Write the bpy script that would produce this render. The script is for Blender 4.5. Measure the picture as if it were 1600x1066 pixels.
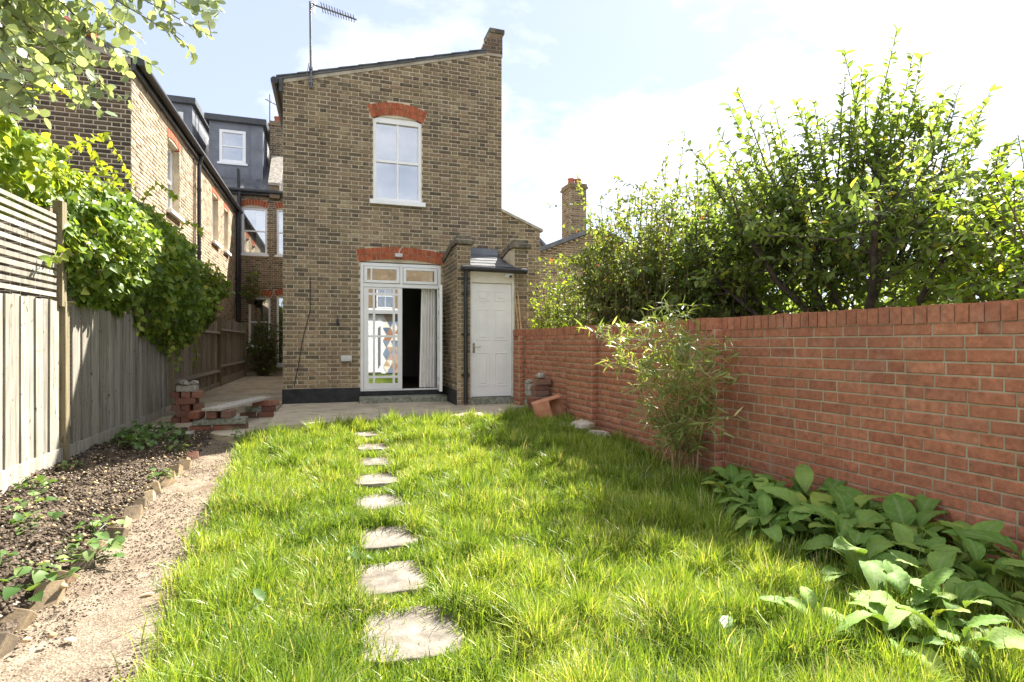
import bpy, math, random
import numpy as np
from mathutils import Vector, Matrix

for _o in list(bpy.data.objects):
    bpy.data.objects.remove(_o)
SC = bpy.context.scene
COL = SC.collection
R = random.Random(11)
NP = np.random.default_rng(5)
pi = math.pi

# ------------------------------------------------------------------ camera, sky, sun, exposure
YAW = math.radians(18.1)
cam_d = bpy.data.cameras.new("camera")
cam = bpy.data.objects.new("camera", cam_d)
COL.objects.link(cam)
cam.location = (0, 0, 1.2)
cam.rotation_euler = (pi / 2, 0, -YAW)
cam_d.sensor_width = 36.0
cam_d.lens = 36.0 * 870 / 1600
cam_d.shift_y = 4 / 1600
cam_d.clip_start = 0.05
cam_d.clip_end = 2000
SC.camera = cam

SUN = Vector((0.75, 0.56, 1.0)).normalized()
SUN_EL = math.asin(SUN.z)
SUN_AZ = math.atan2(SUN.x, SUN.y)

world = bpy.data.worlds.new("World")
SC.world = world
world.use_nodes = True
wn, wl = world.node_tree.nodes, world.node_tree.links
wn.clear()
w_out = wn.new("ShaderNodeOutputWorld")
w_bg = wn.new("ShaderNodeBackground")
w_bg.inputs["Strength"].default_value = 0.105
w_sky = wn.new("ShaderNodeTexSky")
w_sky.sky_type = 'NISHITA'
w_sky.sun_disc = False
w_sky.sun_elevation = SUN_EL
w_sky.sun_rotation = SUN_AZ
w_sky.air_density = 0.6
w_sky.dust_density = 0.3
w_tc = wn.new("ShaderNodeTexCoord")
w_sep = wn.new("ShaderNodeSeparateXYZ")
wl.new(w_tc.outputs["Generated"], w_sep.inputs[0])
w_add = wn.new("ShaderNodeMath"); w_add.operation = 'ADD'; w_add.inputs[1].default_value = 0.22
w_abs = wn.new("ShaderNodeMath"); w_abs.operation = 'ABSOLUTE'
wl.new(w_sep.outputs[2], w_abs.inputs[0]); wl.new(w_abs.outputs[0], w_add.inputs[0])
w_dx = wn.new("ShaderNodeMath"); w_dx.operation = 'DIVIDE'
w_dy = wn.new("ShaderNodeMath"); w_dy.operation = 'DIVIDE'
wl.new(w_sep.outputs[0], w_dx.inputs[0]); wl.new(w_add.outputs[0], w_dx.inputs[1])
wl.new(w_sep.outputs[1], w_dy.inputs[0]); wl.new(w_add.outputs[0], w_dy.inputs[1])
w_com = wn.new("ShaderNodeCombineXYZ")
wl.new(w_dx.outputs[0], w_com.inputs[0]); wl.new(w_dy.outputs[0], w_com.inputs[1])
w_noi = wn.new("ShaderNodeTexNoise")
w_noi.inputs["Scale"].default_value = 1.15
w_noi.inputs["Detail"].default_value = 9
w_noi.inputs["Roughness"].default_value = 0.58
w_noi.inputs["Distortion"].default_value = 0.35
w_map = wn.new("ShaderNodeMapping"); w_map.inputs["Location"].default_value = (6.2, 5.4, 1.8)
wl.new(w_com.outputs[0], w_map.inputs[0]); wl.new(w_map.outputs[0], w_noi.inputs["Vector"])
w_rmp = wn.new("ShaderNodeValToRGB")
w_rmp.color_ramp.elements[0].position = 0.41
w_rmp.color_ramp.elements[0].color = (0.12, 0.12, 0.12, 1)
w_rmp.color_ramp.elements[1].position = 0.80
w_rmp.color_ramp.elements[1].color = (1, 1, 1, 1)
wl.new(w_noi.outputs["Fac"], w_rmp.inputs[0])
w_mix = wn.new("ShaderNodeMixRGB")
w_mix.inputs[2].default_value = (6.4, 6.2, 6.0, 1)
wl.new(w_rmp.outputs[0], w_mix.inputs[0]); w_veil = wn.new("ShaderNodeMixRGB"); w_veil.inputs[0].default_value = 0.66; w_veil.inputs[2].default_value = (0.95, 1.15, 1.6, 1)   # thin high cirrus
wl.new(w_sky.outputs[0], w_veil.inputs[1]); wl.new(w_veil.outputs[0], w_mix.inputs[1])
wl.new(w_mix.outputs[0], w_bg.inputs[0]); wl.new(w_bg.outputs[0], w_out.inputs[0])

sun_d = bpy.data.lights.new("sun", 'SUN')
sun_d.energy = 5.0
sun_d.angle = math.radians(0.55)
sun_d.color = (1.0, 0.94, 0.84)
sun_o = bpy.data.objects.new("sun", sun_d)
COL.objects.link(sun_o)
sun_o.location = SUN * 60
sun_o.rotation_euler = SUN.to_track_quat('Z', 'Y').to_euler()

SC.view_settings.view_transform = 'Standard'
SC.view_settings.look = 'None'
SC.view_settings.gamma = 1
SC.view_settings.use_curve_mapping = False
SC.view_settings.exposure = 2.05
SC.cycles.max_bounces = 7
SC.cycles.transparent_max_bounces = 12
SC.cycles.use_denoising = True
SC.cycles.sample_clamp_indirect = 6

# ------------------------------------------------------------------ helpers
WM = {}


def put(o, parent=None, M=None, name=None):
    M = M or Matrix.Identity(4)
    if parent is not None:
        o.parent = parent
        o.matrix_basis = WM[parent.name].inverted() @ M
    else:
        o.matrix_basis = M
    if o.name not in COL.objects:
        COL.objects.link(o)
    WM[o.name] = M.copy()
    return o


def tag(o, label=None, cat=None, group=None, kind=None):
    if label: o["label"] = label
    if cat: o["category"] = cat
    if group: o["group"] = group
    if kind: o["kind"] = kind
    return o


def thing(name, label, cat, loc=(0, 0, 0), group=None):
    o = bpy.data.objects.new(name, None)
    o.empty_display_size = 0.1
    put(o, None, Matrix.Translation(loc))
    return tag(o, label, cat, group)


def ordinal(i):
    return ["first", "second", "third", "fourth", "fifth", "sixth", "seventh", "eighth", "ninth", "tenth", "eleventh", "twelfth",
            "thirteenth", "fourteenth", "fifteenth", "sixteenth", "seventeenth", "eighteenth", "nineteenth", "twentieth", "twenty-first", "twenty-second", "twenty-third",
            "twenty-fourth", "twenty-fifth", "twenty-sixth", "twenty-seventh", "twenty-eighth", "twenty-ninth", "thirtieth", "thirty-first", "thirty-second"][i]


def mesh_np(name, V, F, mats, rnd=None, smooth=False, mi=None):
    """V (n,3); F (m,k) with constant k"""
    V = np.asarray(V, dtype=np.float32); F = np.asarray(F, dtype=np.int32)
    me = bpy.data.meshes.new(name)
    m, k = F.shape
    me.vertices.add(len(V)); me.vertices.foreach_set("co", V.ravel())
    me.loops.add(m * k); me.loops.foreach_set("vertex_index", F.ravel())
    me.polygons.add(m); me.polygons.foreach_set("loop_start", np.arange(0, m * k, k, dtype=np.int32))
    if smooth: me.polygons.foreach_set("use_smooth", np.ones(m, dtype=bool))
    if mi is not None: me.polygons.foreach_set("material_index", np.asarray(mi, dtype=np.int32))
    me.update(calc_edges=True)
    if rnd is not None:
        a = me.attributes.new("rnd", 'FLOAT', 'POINT'); a.data.foreach_set("value", np.asarray(rnd, dtype=np.float32))
    for q in (mats if isinstance(mats, (list, tuple)) else [mats]): me.materials.append(q)
    return me


class MB:
    def __init__(s): s.v = []; s.f = []; s.r = []; s.cur = 0.5

    def _add(s, vs, fs):
        b = len(s.v); s.v += [tuple(x) for x in vs]; s.r += [s.cur] * len(vs)
        s.f += [tuple(b + i for i in f) for f in fs]
        return s

    def box(s, a, b, M=None, jit=0):
        (x0, y0, z0), (x1, y1, z1) = a, b
        vs = [Vector(p) for p in ((x0, y0, z0), (x1, y0, z0), (x1, y1, z0), (x0, y1, z0), (x0, y0, z1), (x1, y0, z1), (x1, y1, z1), (x0, y1, z1))]
        if jit: vs = [v + Vector((R.uniform(-jit, jit), R.uniform(-jit, jit), R.uniform(-jit, jit))) for v in vs]
        if M is not None: vs = [M @ v for v in vs]
        return s._add(vs, [(0, 3, 2, 1), (4, 5, 6, 7), (0, 1, 5, 4), (1, 2, 6, 5), (2, 3, 7, 6), (3, 0, 4, 7)])

    def prism(s, poly, off):
        """poly: list of 3d points, extruded by vector off"""
        n = len(poly); off = Vector(off)
        p = [Vector(q) for q in poly]
        vs = p + [q + off for q in p]
        fs = [tuple(range(n))[::-1], tuple(range(n, 2 * n))] + [(i, (i + 1) % n, n + (i + 1) % n, n + i) for i in range(n)]
        return s._add(vs, fs)

    def tube(s, pts, rad, n=7, cap=True):
        pts = [Vector(p) for p in pts]
        if not hasattr(rad, '__len__'): rad = [rad] * len(pts)
        ref = Vector((0.3, 0.2, 1)).normalized()
        vs = []
        for i, p in enumerate(pts):
            d = (pts[min(i + 1, len(pts) - 1)] - pts[max(i - 1, 0)])
            d = d.normalized() if d.length > 1e-9 else Vector((0, 0, 1))
            r0 = ref if abs(d.dot(ref)) < 0.95 else Vector((1, 0, 0))
            a = d.cross(r0).normalized(); b = d.cross(a)
            for j in range(n):
                t = 2 * pi * j / n
                vs.append(p + (a * math.cos(t) + b * math.sin(t)) * rad[i])
        fs = []
        for i in range(len(pts) - 1):
            for j in range(n):
                k = (j + 1) % n
                fs.append((i * n + j, i * n + k, (i + 1) * n + k, (i + 1) * n + j))
        if cap: fs += [tuple(range(n))[::-1], tuple(range((len(pts) - 1) * n, len(pts) * n))]
        return s._add(vs, fs)

    def lathe(s, c, prof, n=14):
        vs = []; c = Vector(c)
        for r, z in prof:
            for j in range(n):
                t = 2 * pi * j / n
                vs.append(c + Vector((r * math.cos(t), r * math.sin(t), z)))
        fs = [(i * n + j, i * n + (j + 1) % n, (i + 1) * n + (j + 1) % n, (i + 1) * n + j) for i in range(len(prof) - 1) for j in range(n)]
        fs += [tuple(range(n))[::-1], tuple(range((len(prof) - 1) * n, len(prof) * n))]
        return s._add(vs, fs)

    def build(s, name, m, parent=None, smooth=False, bevel=0, M=None):
        me = bpy.data.meshes.new(name)
        me.from_pydata(s.v, [], s.f)
        a = me.attributes.new("rnd", 'FLOAT', 'POINT'); a.data.foreach_set("value", s.r)
        me.materials.append(m)
        if smooth: me.polygons.foreach_set("use_smooth", [True] * len(me.polygons))
        o = bpy.data.objects.new(name, me)
        if bevel:
            b = o.modifiers.new("b", 'BEVEL'); b.width = bevel; b.segments = 2; b.limit_method = 'ANGLE'
        return put(o, parent, M)


def project(p):
    c, s = math.cos(YAW), math.sin(YAW)
    d = p[0] * s + p[1] * c
    if d < 0.1: return None
    return 800 + 870 * (p[0] * c - p[1] * s) / d, 537 - 870 * (p[2] - 1.2) / d, d


# ------------------------------------------------------------------ materials
def nmat(name):
    m = bpy.data.materials.new(name); m.use_nodes = True
    nt = m.node_tree; n = nt.nodes; l = nt.links
    return m, n, l, n["Principled BSDF"]


def pos(n, l, scale=(1, 1, 1)):
    g = n.new("ShaderNodeNewGeometry")
    if scale == (1, 1, 1): return g.outputs["Position"]
    mp = n.new("ShaderNodeMapping"); mp.inputs["Scale"].default_value = scale
    l.new(g.outputs["Position"], mp.inputs[0]); return mp.outputs[0]


def noise(n, l, vec, scale, detail=5, rough=0.6):
    t = n.new("ShaderNodeTexNoise"); t.inputs["Scale"].default_value = scale
    t.inputs["Detail"].default_value = detail; t.inputs["Roughness"].default_value = rough
    l.new(vec, t.inputs["Vector"]); return t.outputs["Fac"]


def ramp(n, l, fac, stops):
    r = n.new("ShaderNodeValToRGB"); e = r.color_ramp.elements
    while len(e) < len(stops): e.new(0.5)
    for q, (p, c) in zip(e, stops):
        q.position = p; q.color = (*c, 1) if len(c) == 3 else c
    l.new(fac, r.inputs[0]); return r.outputs[0]


def mixc(n, l, fac, a, b, mode='MIX'):
    x = n.new("ShaderNodeMixRGB"); x.blend_type = mode
    for i, q in ((0, fac), (1, a), (2, b)):
        if isinstance(q, (int, float)): x.inputs[i].default_value = q
        elif isinstance(q, tuple): x.inputs[i].default_value = (*q, 1)
        else: l.new(q, x.inputs[i])
    return x.outputs[0]


def bump(n, l, b, h, strength, dist=0.01):
    k = n.new("ShaderNodeBump"); k.inputs["Strength"].default_value = strength; k.inputs["Distance"].default_value = dist
    l.new(h, k.inputs["Height"]); l.new(k.outputs[0], b.inputs["Normal"])


def surf(name, c1, c2, scale=6, rough=0.85, bs=40, bstr=0.3, bdist=0.01, stretch=(1, 1, 1), spec=0.3, extra=None, metal=0, lo=0.35, hi=0.65):
    """two-tone mottled surface with fine relief"""
    m, n, l, b = nmat(name)
    p = pos(n, l, stretch)
    c = ramp(n, l, noise(n, l, p, scale, 7), [(lo, c1), (hi, c2)])
    if extra:
        sc, col, a, z = extra
        c = mixc(n, l, ramp(n, l, noise(n, l, p, sc, 6), [(a, (0, 0, 0)), (z, (1, 1, 1))]), c, col)
    l.new(c, b.inputs["Base Color"])
    b.inputs["Roughness"].default_value = rough
    b.inputs["Specular IOR Level"].default_value = spec
    b.inputs["Metallic"].default_value = metal
    if bstr: bump(n, l, b, noise(n, l, p, bs, 5), bstr, bdist)
    return m


def brick_mat(name, stops, source, stain=(0.2, 0.17, 0.13), samt=0.5, pale=None, edge=(0.4, 0.3, 0.17), streak=0, damp=0, soot=0):
    """source 'obj' -> Object Info random; 'attr' -> rnd attribute"""
    m, n, l, b = nmat(name)
    if source == 'obj': r = n.new("ShaderNodeObjectInfo").outputs["Random"]
    else:
        a = n.new("ShaderNodeAttribute"); a.attribute_name = "rnd"; r = a.outputs["Fac"]
    p = pos(n, l)
    c = ramp(n, l, r, stops)
    f = noise(n, l, p, 26, 6, 0.7)
    c = mixc(n, l, 0.75, c, ramp(n, l, f, [(0.3, (0.42, 0.4, 0.38)), (0.7, (1.35, 1.3, 1.25))]), 'MULTIPLY')
    f2 = noise(n, l, p, 9, 4, 0.6)
    c = mixc(n, l, ramp(n, l, f2, [(0.45, (0, 0, 0)), (0.7, (0.55, 0.55, 0.55))]), c, mixc(n, l, 0.5, c, edge))
    big = noise(n, l, p, 1.3, 5)
    k = ramp(n, l, big, [(0.42, (0, 0, 0)), (0.75, (samt, samt, samt))])
    c = mixc(n, l, k, c, stain)
    if soot:
        sz = n.new("ShaderNodeSeparateXYZ"); l.new(p, sz.inputs[0])
        ad = n.new("ShaderNodeMath"); ad.operation = 'MULTIPLY_ADD'; ad.inputs[1].default_value = 4.0; l.new(noise(n, l, p, 1.1, 5), ad.inputs[0]); l.new(sz.outputs[2], ad.inputs[2])
        dv_ = n.new("ShaderNodeMath"); dv_.operation = 'DIVIDE'; dv_.inputs[1].default_value = 10.0; l.new(ad.outputs[0], dv_.inputs[0])
        c = mixc(n, l, ramp(n, l, dv_.outputs[0], [(0.3, (0, 0, 0)), (0.62, (soot, soot, soot))]), c, mixc(n, l, 1.0, c, (0.42, 0.41, 0.42), 'MULTIPLY'))
    if streak:
        sk = ramp(n, l, noise(n, l, pos(n, l, (3.2, 3.2, 0.45)), 1.5, 6), [(0.5, (0, 0, 0)), (0.72, (streak, streak, streak))])
        c = mixc(n, l, sk, c, stain)
    if damp:
        c = mixc(n, l, ramp(n, l, noise(n, l, pos(n, l, (2, 2, 1.2)), 2.0, 7), [(0.58, (0, 0, 0)), (0.75, (damp, damp, damp))]), c, (0.13, 0.095, 0.06))
    if pale:
        pk = ramp(n, l, noise(n, l, p, 3.1, 8, 0.7), [(0.56, (0, 0, 0)), (0.74, (0.75, 0.75, 0.75))])
        c = mixc(n, l, pk, c, pale)
    l.new(c, b.inputs["Base Color"])
    b.inputs["Roughness"].default_value = 0.9; b.inputs["Specular IOR Level"].default_value = 0.2
    bump(n, l, b, noise(n, l, p, 90, 6, 0.75), 0.55, 0.006)
    return m


def leaf_mat(name, stops, trans=0.45, rough=0.5, spec=0.4, tcol=1.3):
    m, n, l, b = nmat(name)
    a = n.new("ShaderNodeAttribute"); a.attribute_name = "rnd"
    c = ramp(n, l, a.outputs["Fac"], stops)
    l.new(c, b.inputs["Base Color"]); b.inputs["Roughness"].default_value = rough
    b.inputs["Specular IOR Level"].default_value = spec
    t = n.new("ShaderNodeBsdfTranslucent")
    tc = mixc(n, l, 1.0, c, (1.25 * tcol, 1.15 * tcol, 0.55 * tcol), 'MULTIPLY'); l.new(tc, t.inputs[0])
    mx = n.new("ShaderNodeMixShader"); mx.inputs[0].default_value = trans
    l.new(b.outputs[0], mx.inputs[1]); l.new(t.outputs[0], mx.inputs[2])
    l.new(mx.outputs[0], n["Material Output"].inputs[0])
    return m


STOCK = [(0.0, (0.12, 0.098, 0.074)), (0.2, (0.2, 0.155, 0.103)), (0.42, (0.32, 0.245, 0.15)), (0.62, (0.245, 0.185, 0.12)),
         (0.8, (0.39, 0.31, 0.192)), (0.93, (0.31, 0.21, 0.138)), (1.0, (0.47, 0.385, 0.25))]
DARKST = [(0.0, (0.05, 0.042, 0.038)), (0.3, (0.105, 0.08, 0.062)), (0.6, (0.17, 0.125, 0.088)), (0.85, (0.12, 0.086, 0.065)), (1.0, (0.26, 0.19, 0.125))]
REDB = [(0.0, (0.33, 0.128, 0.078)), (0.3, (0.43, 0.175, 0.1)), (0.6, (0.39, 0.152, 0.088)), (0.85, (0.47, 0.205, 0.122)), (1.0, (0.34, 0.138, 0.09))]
SIDE_SUNLIT = [(0.0, (0.16, 0.13, 0.1)), (0.3, (0.34, 0.275, 0.2)), (0.6, (0.45, 0.375, 0.275)), (0.85, (0.38, 0.305, 0.22)), (1.0, (0.54, 0.465, 0.35))]  # stock brick paled: sunlight on the neighbour's side wall put into its colour
RUBB = [(0.0, (0.30, 0.08, 0.04)), (0.5, (0.45, 0.13, 0.06)), (1.0, (0.36, 0.115, 0.06))]
M = {}
for k_, st_, kw_ in (("stock", STOCK, dict(streak=.45, soot=.38, stain=(0.10, 0.085, 0.065), samt=0.45, pale=(0.42, 0.34, 0.22))),
                     ("side", SIDE_SUNLIT, dict(edge=(.55, .45, .3), stain=(0.3, 0.24, 0.16), samt=0.3)),
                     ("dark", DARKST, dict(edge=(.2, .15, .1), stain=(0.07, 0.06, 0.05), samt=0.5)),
                     ("red", REDB, dict(edge=(.42, .2, .12), streak=.18, damp=.32, stain=(0.2, 0.10, 0.07), samt=0.35, pale=(0.44, 0.25, 0.18))),
                     ("old", [(0, (.16, .07, .05)), (.4, (.27, .1, .06)), (.7, (.22, .115, .08)), (1, (.33, .16, .1))], dict(edge=(.3, .2, .15), stain=(.14, .12, .1), samt=.7, pale=(.36, .3, .25))),
                     ("rub", RUBB, dict(edge=(.4, .14, .07), stain=(0.3, 0.1, 0.06), samt=0.3))):
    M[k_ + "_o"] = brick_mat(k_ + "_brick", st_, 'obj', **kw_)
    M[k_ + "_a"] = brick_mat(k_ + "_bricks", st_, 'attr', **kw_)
M["mortar"] = surf("lime_mortar", (0.44, 0.375, 0.27), (0.58, 0.505, 0.38), 5, 0.95, 70, 0.5)
M["mortar_red"] = surf("sand_mortar", (0.30, 0.255, 0.17), (0.43, 0.37, 0.265), 5, 0.95, 70, 0.5)
M["mortar_dark"] = surf("sooty_mortar", (0.26, 0.22, 0.17), (0.42, 0.36, 0.28), 5, 0.95, 70, 0.5)
M["white"] = surf("white_gloss_paint", (0.76, 0.76, 0.75), (0.83, 0.83, 0.82), 3, 0.35, 30, 0.05, spec=0.5)
M["old_white"] = surf("weathered_white_paint", (0.66, 0.65, 0.6), (0.8, 0.8, 0.77), 4, 0.5, 30, 0.15)
M["cream"] = surf("cream_board_paint", (0.66, 0.63, 0.52), (0.76, 0.73, 0.64), 4, 0.55, 30, 0.1)
M["black"] = surf("black_plastic_pipe", (0.012, 0.012, 0.014), (0.028, 0.028, 0.03), 8, 0.4, 30, 0.1, spec=0.5)
M["plinth"] = surf("black_plinth_paint", (0.016, 0.018, 0.02), (0.045, 0.045, 0.045), 7, 0.75, 60, 0.6)
M["slate"] = surf("roof_slate", (0.07, 0.075, 0.085), (0.14, 0.145, 0.155), 5, 0.45, 40, 0.3, spec=0.5)
M["lead"] = surf("grey_lead_sheet", (0.11, 0.12, 0.14), (0.17, 0.18, 0.205), 3, 0.45, 12, 0.15, spec=0.5)
M["leadedge"] = surf("dark_roof_edge", (0.05, 0.055, 0.06), (0.085, 0.09, 0.095), 3, 0.5, 12, 0.15)
M["cement"] = surf("cement_fillet", (0.3, 0.26, 0.2), (0.46, 0.41, 0.33), 7, 0.95, 60, 0.5)
M["coping"] = surf("sooty_coping", (0.07, 0.06, 0.05), (0.22, 0.185, 0.14), 9, 0.95, 50, 0.8, extra=(14, (0.16, 0.17, 0.1), 0.55, 0.7))
M["concrete"] = surf("patio_concrete", (0.33, 0.28, 0.2), (0.52, 0.45, 0.34), 2.2, 0.92, 70, 0.45, extra=(5, (0.2, 0.18, 0.12), 0.55, 0.75))
M["stone"] = surf("stepping_stone", (0.12, 0.105, 0.085), (0.28, 0.25, 0.21), 9, 0.95, 90, 0.7, extra=(6, (0.12, 0.1, 0.07), 0.5, 0.7))
M["rubble"] = surf("pale_rubble", (0.22, 0.2, 0.17), (0.42, 0.38, 0.32), 12, 0.95, 60, 0.8)
M["lichen"] = surf("lichened_concrete", (0.12, 0.13, 0.09), (0.33, 0.33, 0.28), 22, 0.95, 60, 0.9)
M["terracotta"] = surf("terracotta", (0.42, 0.17, 0.085), (0.55, 0.27, 0.16), 8, 0.85, 60, 0.3)
M["metal"] = surf("aerial_metal", (0.1, 0.1, 0.11), (0.2, 0.2, 0.2), 20, 0.45, 30, 0.1, metal=0.6)
M["chrome"] = surf("door_handle_metal", (0.35, 0.34, 0.32), (0.5, 0.5, 0.48), 20, 0.25, 30, 0.05, metal=1)
M["galv"] = surf("grey_plastic_box", (0.5, 0.5, 0.47), (0.6, 0.6, 0.57), 10, 0.5, 30, 0.1)
M["cane"] = surf("bamboo_cane", (0.36, 0.25, 0.12), (0.52, 0.39, 0.22), 12, 0.6, 40, 0.2)
M["bark"] = surf("tree_bark", (0.045, 0.035, 0.03), (0.12, 0.1, 0.085), 14, 0.95, 50, 0.8, stretch=(1, 1, 0.4))
M["twig"] = surf("twig_bark", (0.1, 0.075, 0.05), (0.2, 0.15, 0.1), 14, 0.9, 50, 0.4)
M["curtain"] = surf("white_curtain", (0.76, 0.74, 0.7), (0.83, 0.81, 0.78), 5, 0.9, 60, 0.15)
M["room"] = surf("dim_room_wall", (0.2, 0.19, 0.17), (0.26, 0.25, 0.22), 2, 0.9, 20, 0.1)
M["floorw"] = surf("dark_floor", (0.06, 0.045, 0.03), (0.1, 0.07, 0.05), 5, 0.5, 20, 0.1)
M["rock"] = surf("pale_rock", (0.32, 0.27, 0.21), (0.52, 0.46, 0.38), 8, 0.95, 40, 0.8)
M["roofred"] = surf("red_ridge_tile", (0.34, 0.1, 0.06), (0.46, 0.17, 0.1), 8, 0.85, 40, 0.4)
M["bluepl"] = surf("blue_plastic", (0.02, 0.06, 0.4), (0.03, 0.08, 0.5), 8, 0.4, 40, 0.1)
M["plank"] = surf("weathered_plank", (0.36, 0.33, 0.28), (0.55, 0.51, 0.45), 6, 0.9, 40, 0.5, stretch=(9, 1.2, 9))


def wood_mat(name, c1, c2, c3):
    m, n, l, b = nmat(name)
    ob = n.new("ShaderNodeObjectInfo")
    p = pos(n, l, (14, 14, 0.9))
    c = ramp(n, l, noise(n, l, p, 2.2, 8, 0.7), [(0.25, c1), (0.5, c2), (0.72, c3)])
    v = ramp(n, l, ob.outputs["Random"], [(0, (0.72, 0.7, 0.66)), (1, (1.12, 1.1, 1.05))])
    c = mixc(n, l, 1.0, c, v, 'MULTIPLY')
    # green algae patches, knots
    g = ramp(n, l, noise(n, l, pos(n, l, (2, 2, 0.7)), 1.6, 6), [(0.56, (0, 0, 0)), (0.78, (0.55, 0.55, 0.55))])
    c = mixc(n, l, g, c, (0.17, 0.16, 0.09))
    kn = ramp(n, l, noise(n, l, pos(n, l, (6, 6, 3.5)), 3.2, 2), [(0.66, (0, 0, 0)), (0.71, (0.85, 0.85, 0.85))])
    c = mixc(n, l, kn, c, (0.1, 0.075, 0.05))
    l.new(c, b.inputs["Base Color"]); b.inputs["Roughness"].default_value = 0.9; b.inputs["Specular IOR Level"].default_value = 0.2
    bump(n, l, b, noise(n, l, p, 5, 6, 0.7), 0.45, 0.006)
    return m


M["fence"] = wood_mat("weathered_fence_timber", (0.125, 0.115, 0.1), (0.295, 0.277, 0.245), (0.44, 0.42, 0.385))
M["post"] = wood_mat("mossy_post_timber", (0.14, 0.115, 0.07), (0.23, 0.2, 0.13), (0.33, 0.29, 0.21))

# glass: clear pane with a mirror-like surface
m_, n_, l_, b_ = nmat("window_glass")
gl = n_.new("ShaderNodeBsdfGlossy"); gl.inputs["Roughness"].default_value = 0.01; gl.inputs[0].default_value = (0.95, 0.97, 1, 1)
tr = n_.new("ShaderNodeBsdfTransparent"); tr.inputs[0].default_value = (0.88, 0.9, 0.9, 1)
mx_ = n_.new("ShaderNodeMixShader"); mx_.inputs[0].default_value = 0.34
l_.new(tr.outputs[0], mx_.inputs[1]); l_.new(gl.outputs[0], mx_.inputs[2]); l_.new(mx_.outputs[0], n_["Material Output"].inputs[0])
M["glass"] = m_

# soil, gravel path, lawn base
def ground_mat(name, stops, scale, vor, bstr, bdist, patch=None):
    m, n, l, b = nmat(name)
    p = pos(n, l)
    v = n.new("ShaderNodeTexVoronoi"); v.inputs["Scale"].default_value = vor; l.new(p, v.inputs["Vector"])
    c = ramp(n, l, noise(n, l, p, scale, 8, 0.7), stops)
    vc = n.new("ShaderNodeSeparateColor"); l.new(v.outputs["Color"], vc.inputs[0])
    c = mixc(n, l, 0.8, c, ramp(n, l, vc.outputs[0], [(0, (0.55, 0.53, 0.5)), (0.8, (1.1, 1.08, 1.05)), (1, (1.6, 1.55, 1.5))]), 'MULTIPLY')
    if patch:
        k = ramp(n, l, noise(n, l, p, patch[0], 6), [(patch[2], (0, 0, 0)), (patch[3], (0.85, 0.85, 0.85))])
        c = mixc(n, l, k, c, patch[1])
    l.new(c, b.inputs["Base Color"]); b.inputs["Roughness"].default_value = 0.95; b.inputs["Specular IOR Level"].default_value = 0.15
    ad = n.new("ShaderNodeMath"); ad.operation = 'ADD'
    l.new(v.outputs["Distance"], ad.inputs[0]); l.new(noise(n, l, p, scale * 4, 8, 0.75), ad.inputs[1])
    bump(n, l, b, ad.outputs[0], bstr, bdist)
    return m


M["soil"] = ground_mat("dark_soil", [(0.3, (0.055, 0.043, 0.033)), (0.5, (0.135, 0.106, 0.08)), (0.72, (0.27, 0.22, 0.17))], 9, 60, 0.9, 0.03)
M["gravel"] = ground_mat("gravelly_path", [(0.3, (0.14, 0.11, 0.082)), (0.55, (0.23, 0.188, 0.143)), (0.75, (0.33, 0.278, 0.22))], 8, 130, 0.6, 0.008, (1.9, (0.13, 0.092, 0.065), 0.53, 0.7))
M["turf"] = ground_mat("lawn_soil", [(0.3, (0.04, 0.05, 0.015)), (0.6, (0.08, 0.1, 0.03)), (0.8, (0.13, 0.12, 0.05))], 7, 60, 0.7, 0.02)
M["earth"] = surf("bare_earth", (0.07, 0.06, 0.035), (0.13, 0.11, 0.06), 0.5, 0.95, 10, 0.4)

# foliage
M["grass"] = leaf_mat("grass_blades", [(0, (0.055, 0.11, 0.016)), (0.3, (0.145, 0.24, 0.03)), (0.65, (0.25, 0.345, 0.048)), (0.9, (0.38, 0.43, 0.08)), (1, (0.5, 0.45, 0.26))], 0.36, 0.42, 0.4)
M["apple"] = leaf_mat("fruit_tree_leaves", [(0, (0.085, 0.135, 0.038)), (0.5, (0.155, 0.23, 0.062)), (0.88, (0.25, 0.31, 0.095)), (1, (0.42, 0.38, 0.07))], 0.58, 0.45, 0.4)
M["shrub"] = leaf_mat("mixed_shrub_leaves", [(0, (0.075, 0.115, 0.03)), (0.5, (0.15, 0.2, 0.05)), (0.85, (0.24, 0.29, 0.07)), (0.96, (0.33, 0.33, 0.08)), (1, (0.34, 0.1, 0.05))], 0.5, 0.45, 0.4)
M["lime"] = leaf_mat("yellow_green_leaves", [(0, (0.1, 0.17, 0.02)), (0.5, (0.2, 0.29, 0.03)), (1, (0.36, 0.4, 0.05))], 0.5, 0.45, 0.4)
M["ivy"] = leaf_mat("climber_leaves", [(0, (0.06, 0.115, 0.02)), (0.4, (0.125, 0.205, 0.033)), (0.75, (0.21, 0.3, 0.048)), (1, (0.4, 0.43, 0.08))], 0.42, 0.45, 0.35)
M["euc"] = leaf_mat("round_glaucous_leaves", [(0, (0.15, 0.2, 0.13)), (0.5, (0.27, 0.34, 0.22)), (0.8, (0.35, 0.43, 0.2)), (1, (0.46, 0.52, 0.38))], 0.4, 0.35, 0.5)
M["bamboo"] = leaf_mat("bamboo_leaves", [(0, (0.1, 0.155, 0.035)), (0.5, (0.19, 0.26, 0.065)), (0.85, (0.32, 0.36, 0.12)), (1, (0.46, 0.42, 0.2))], 0.4, 0.4, 0.5)
M["weed"] = leaf_mat("weed_leaves", [(0, (0.06, 0.13, 0.03)), (0.6, (0.12, 0.21, 0.06)), (1, (0.22, 0.3, 0.1))], 0.35, 0.45, 0.4)
M["deadleaf"] = leaf_mat("fallen_dry_leaf", [(0, (0.36, 0.27, 0.15)), (1, (0.6, 0.52, 0.38))], 0.2, 0.7, 0.2)

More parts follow.
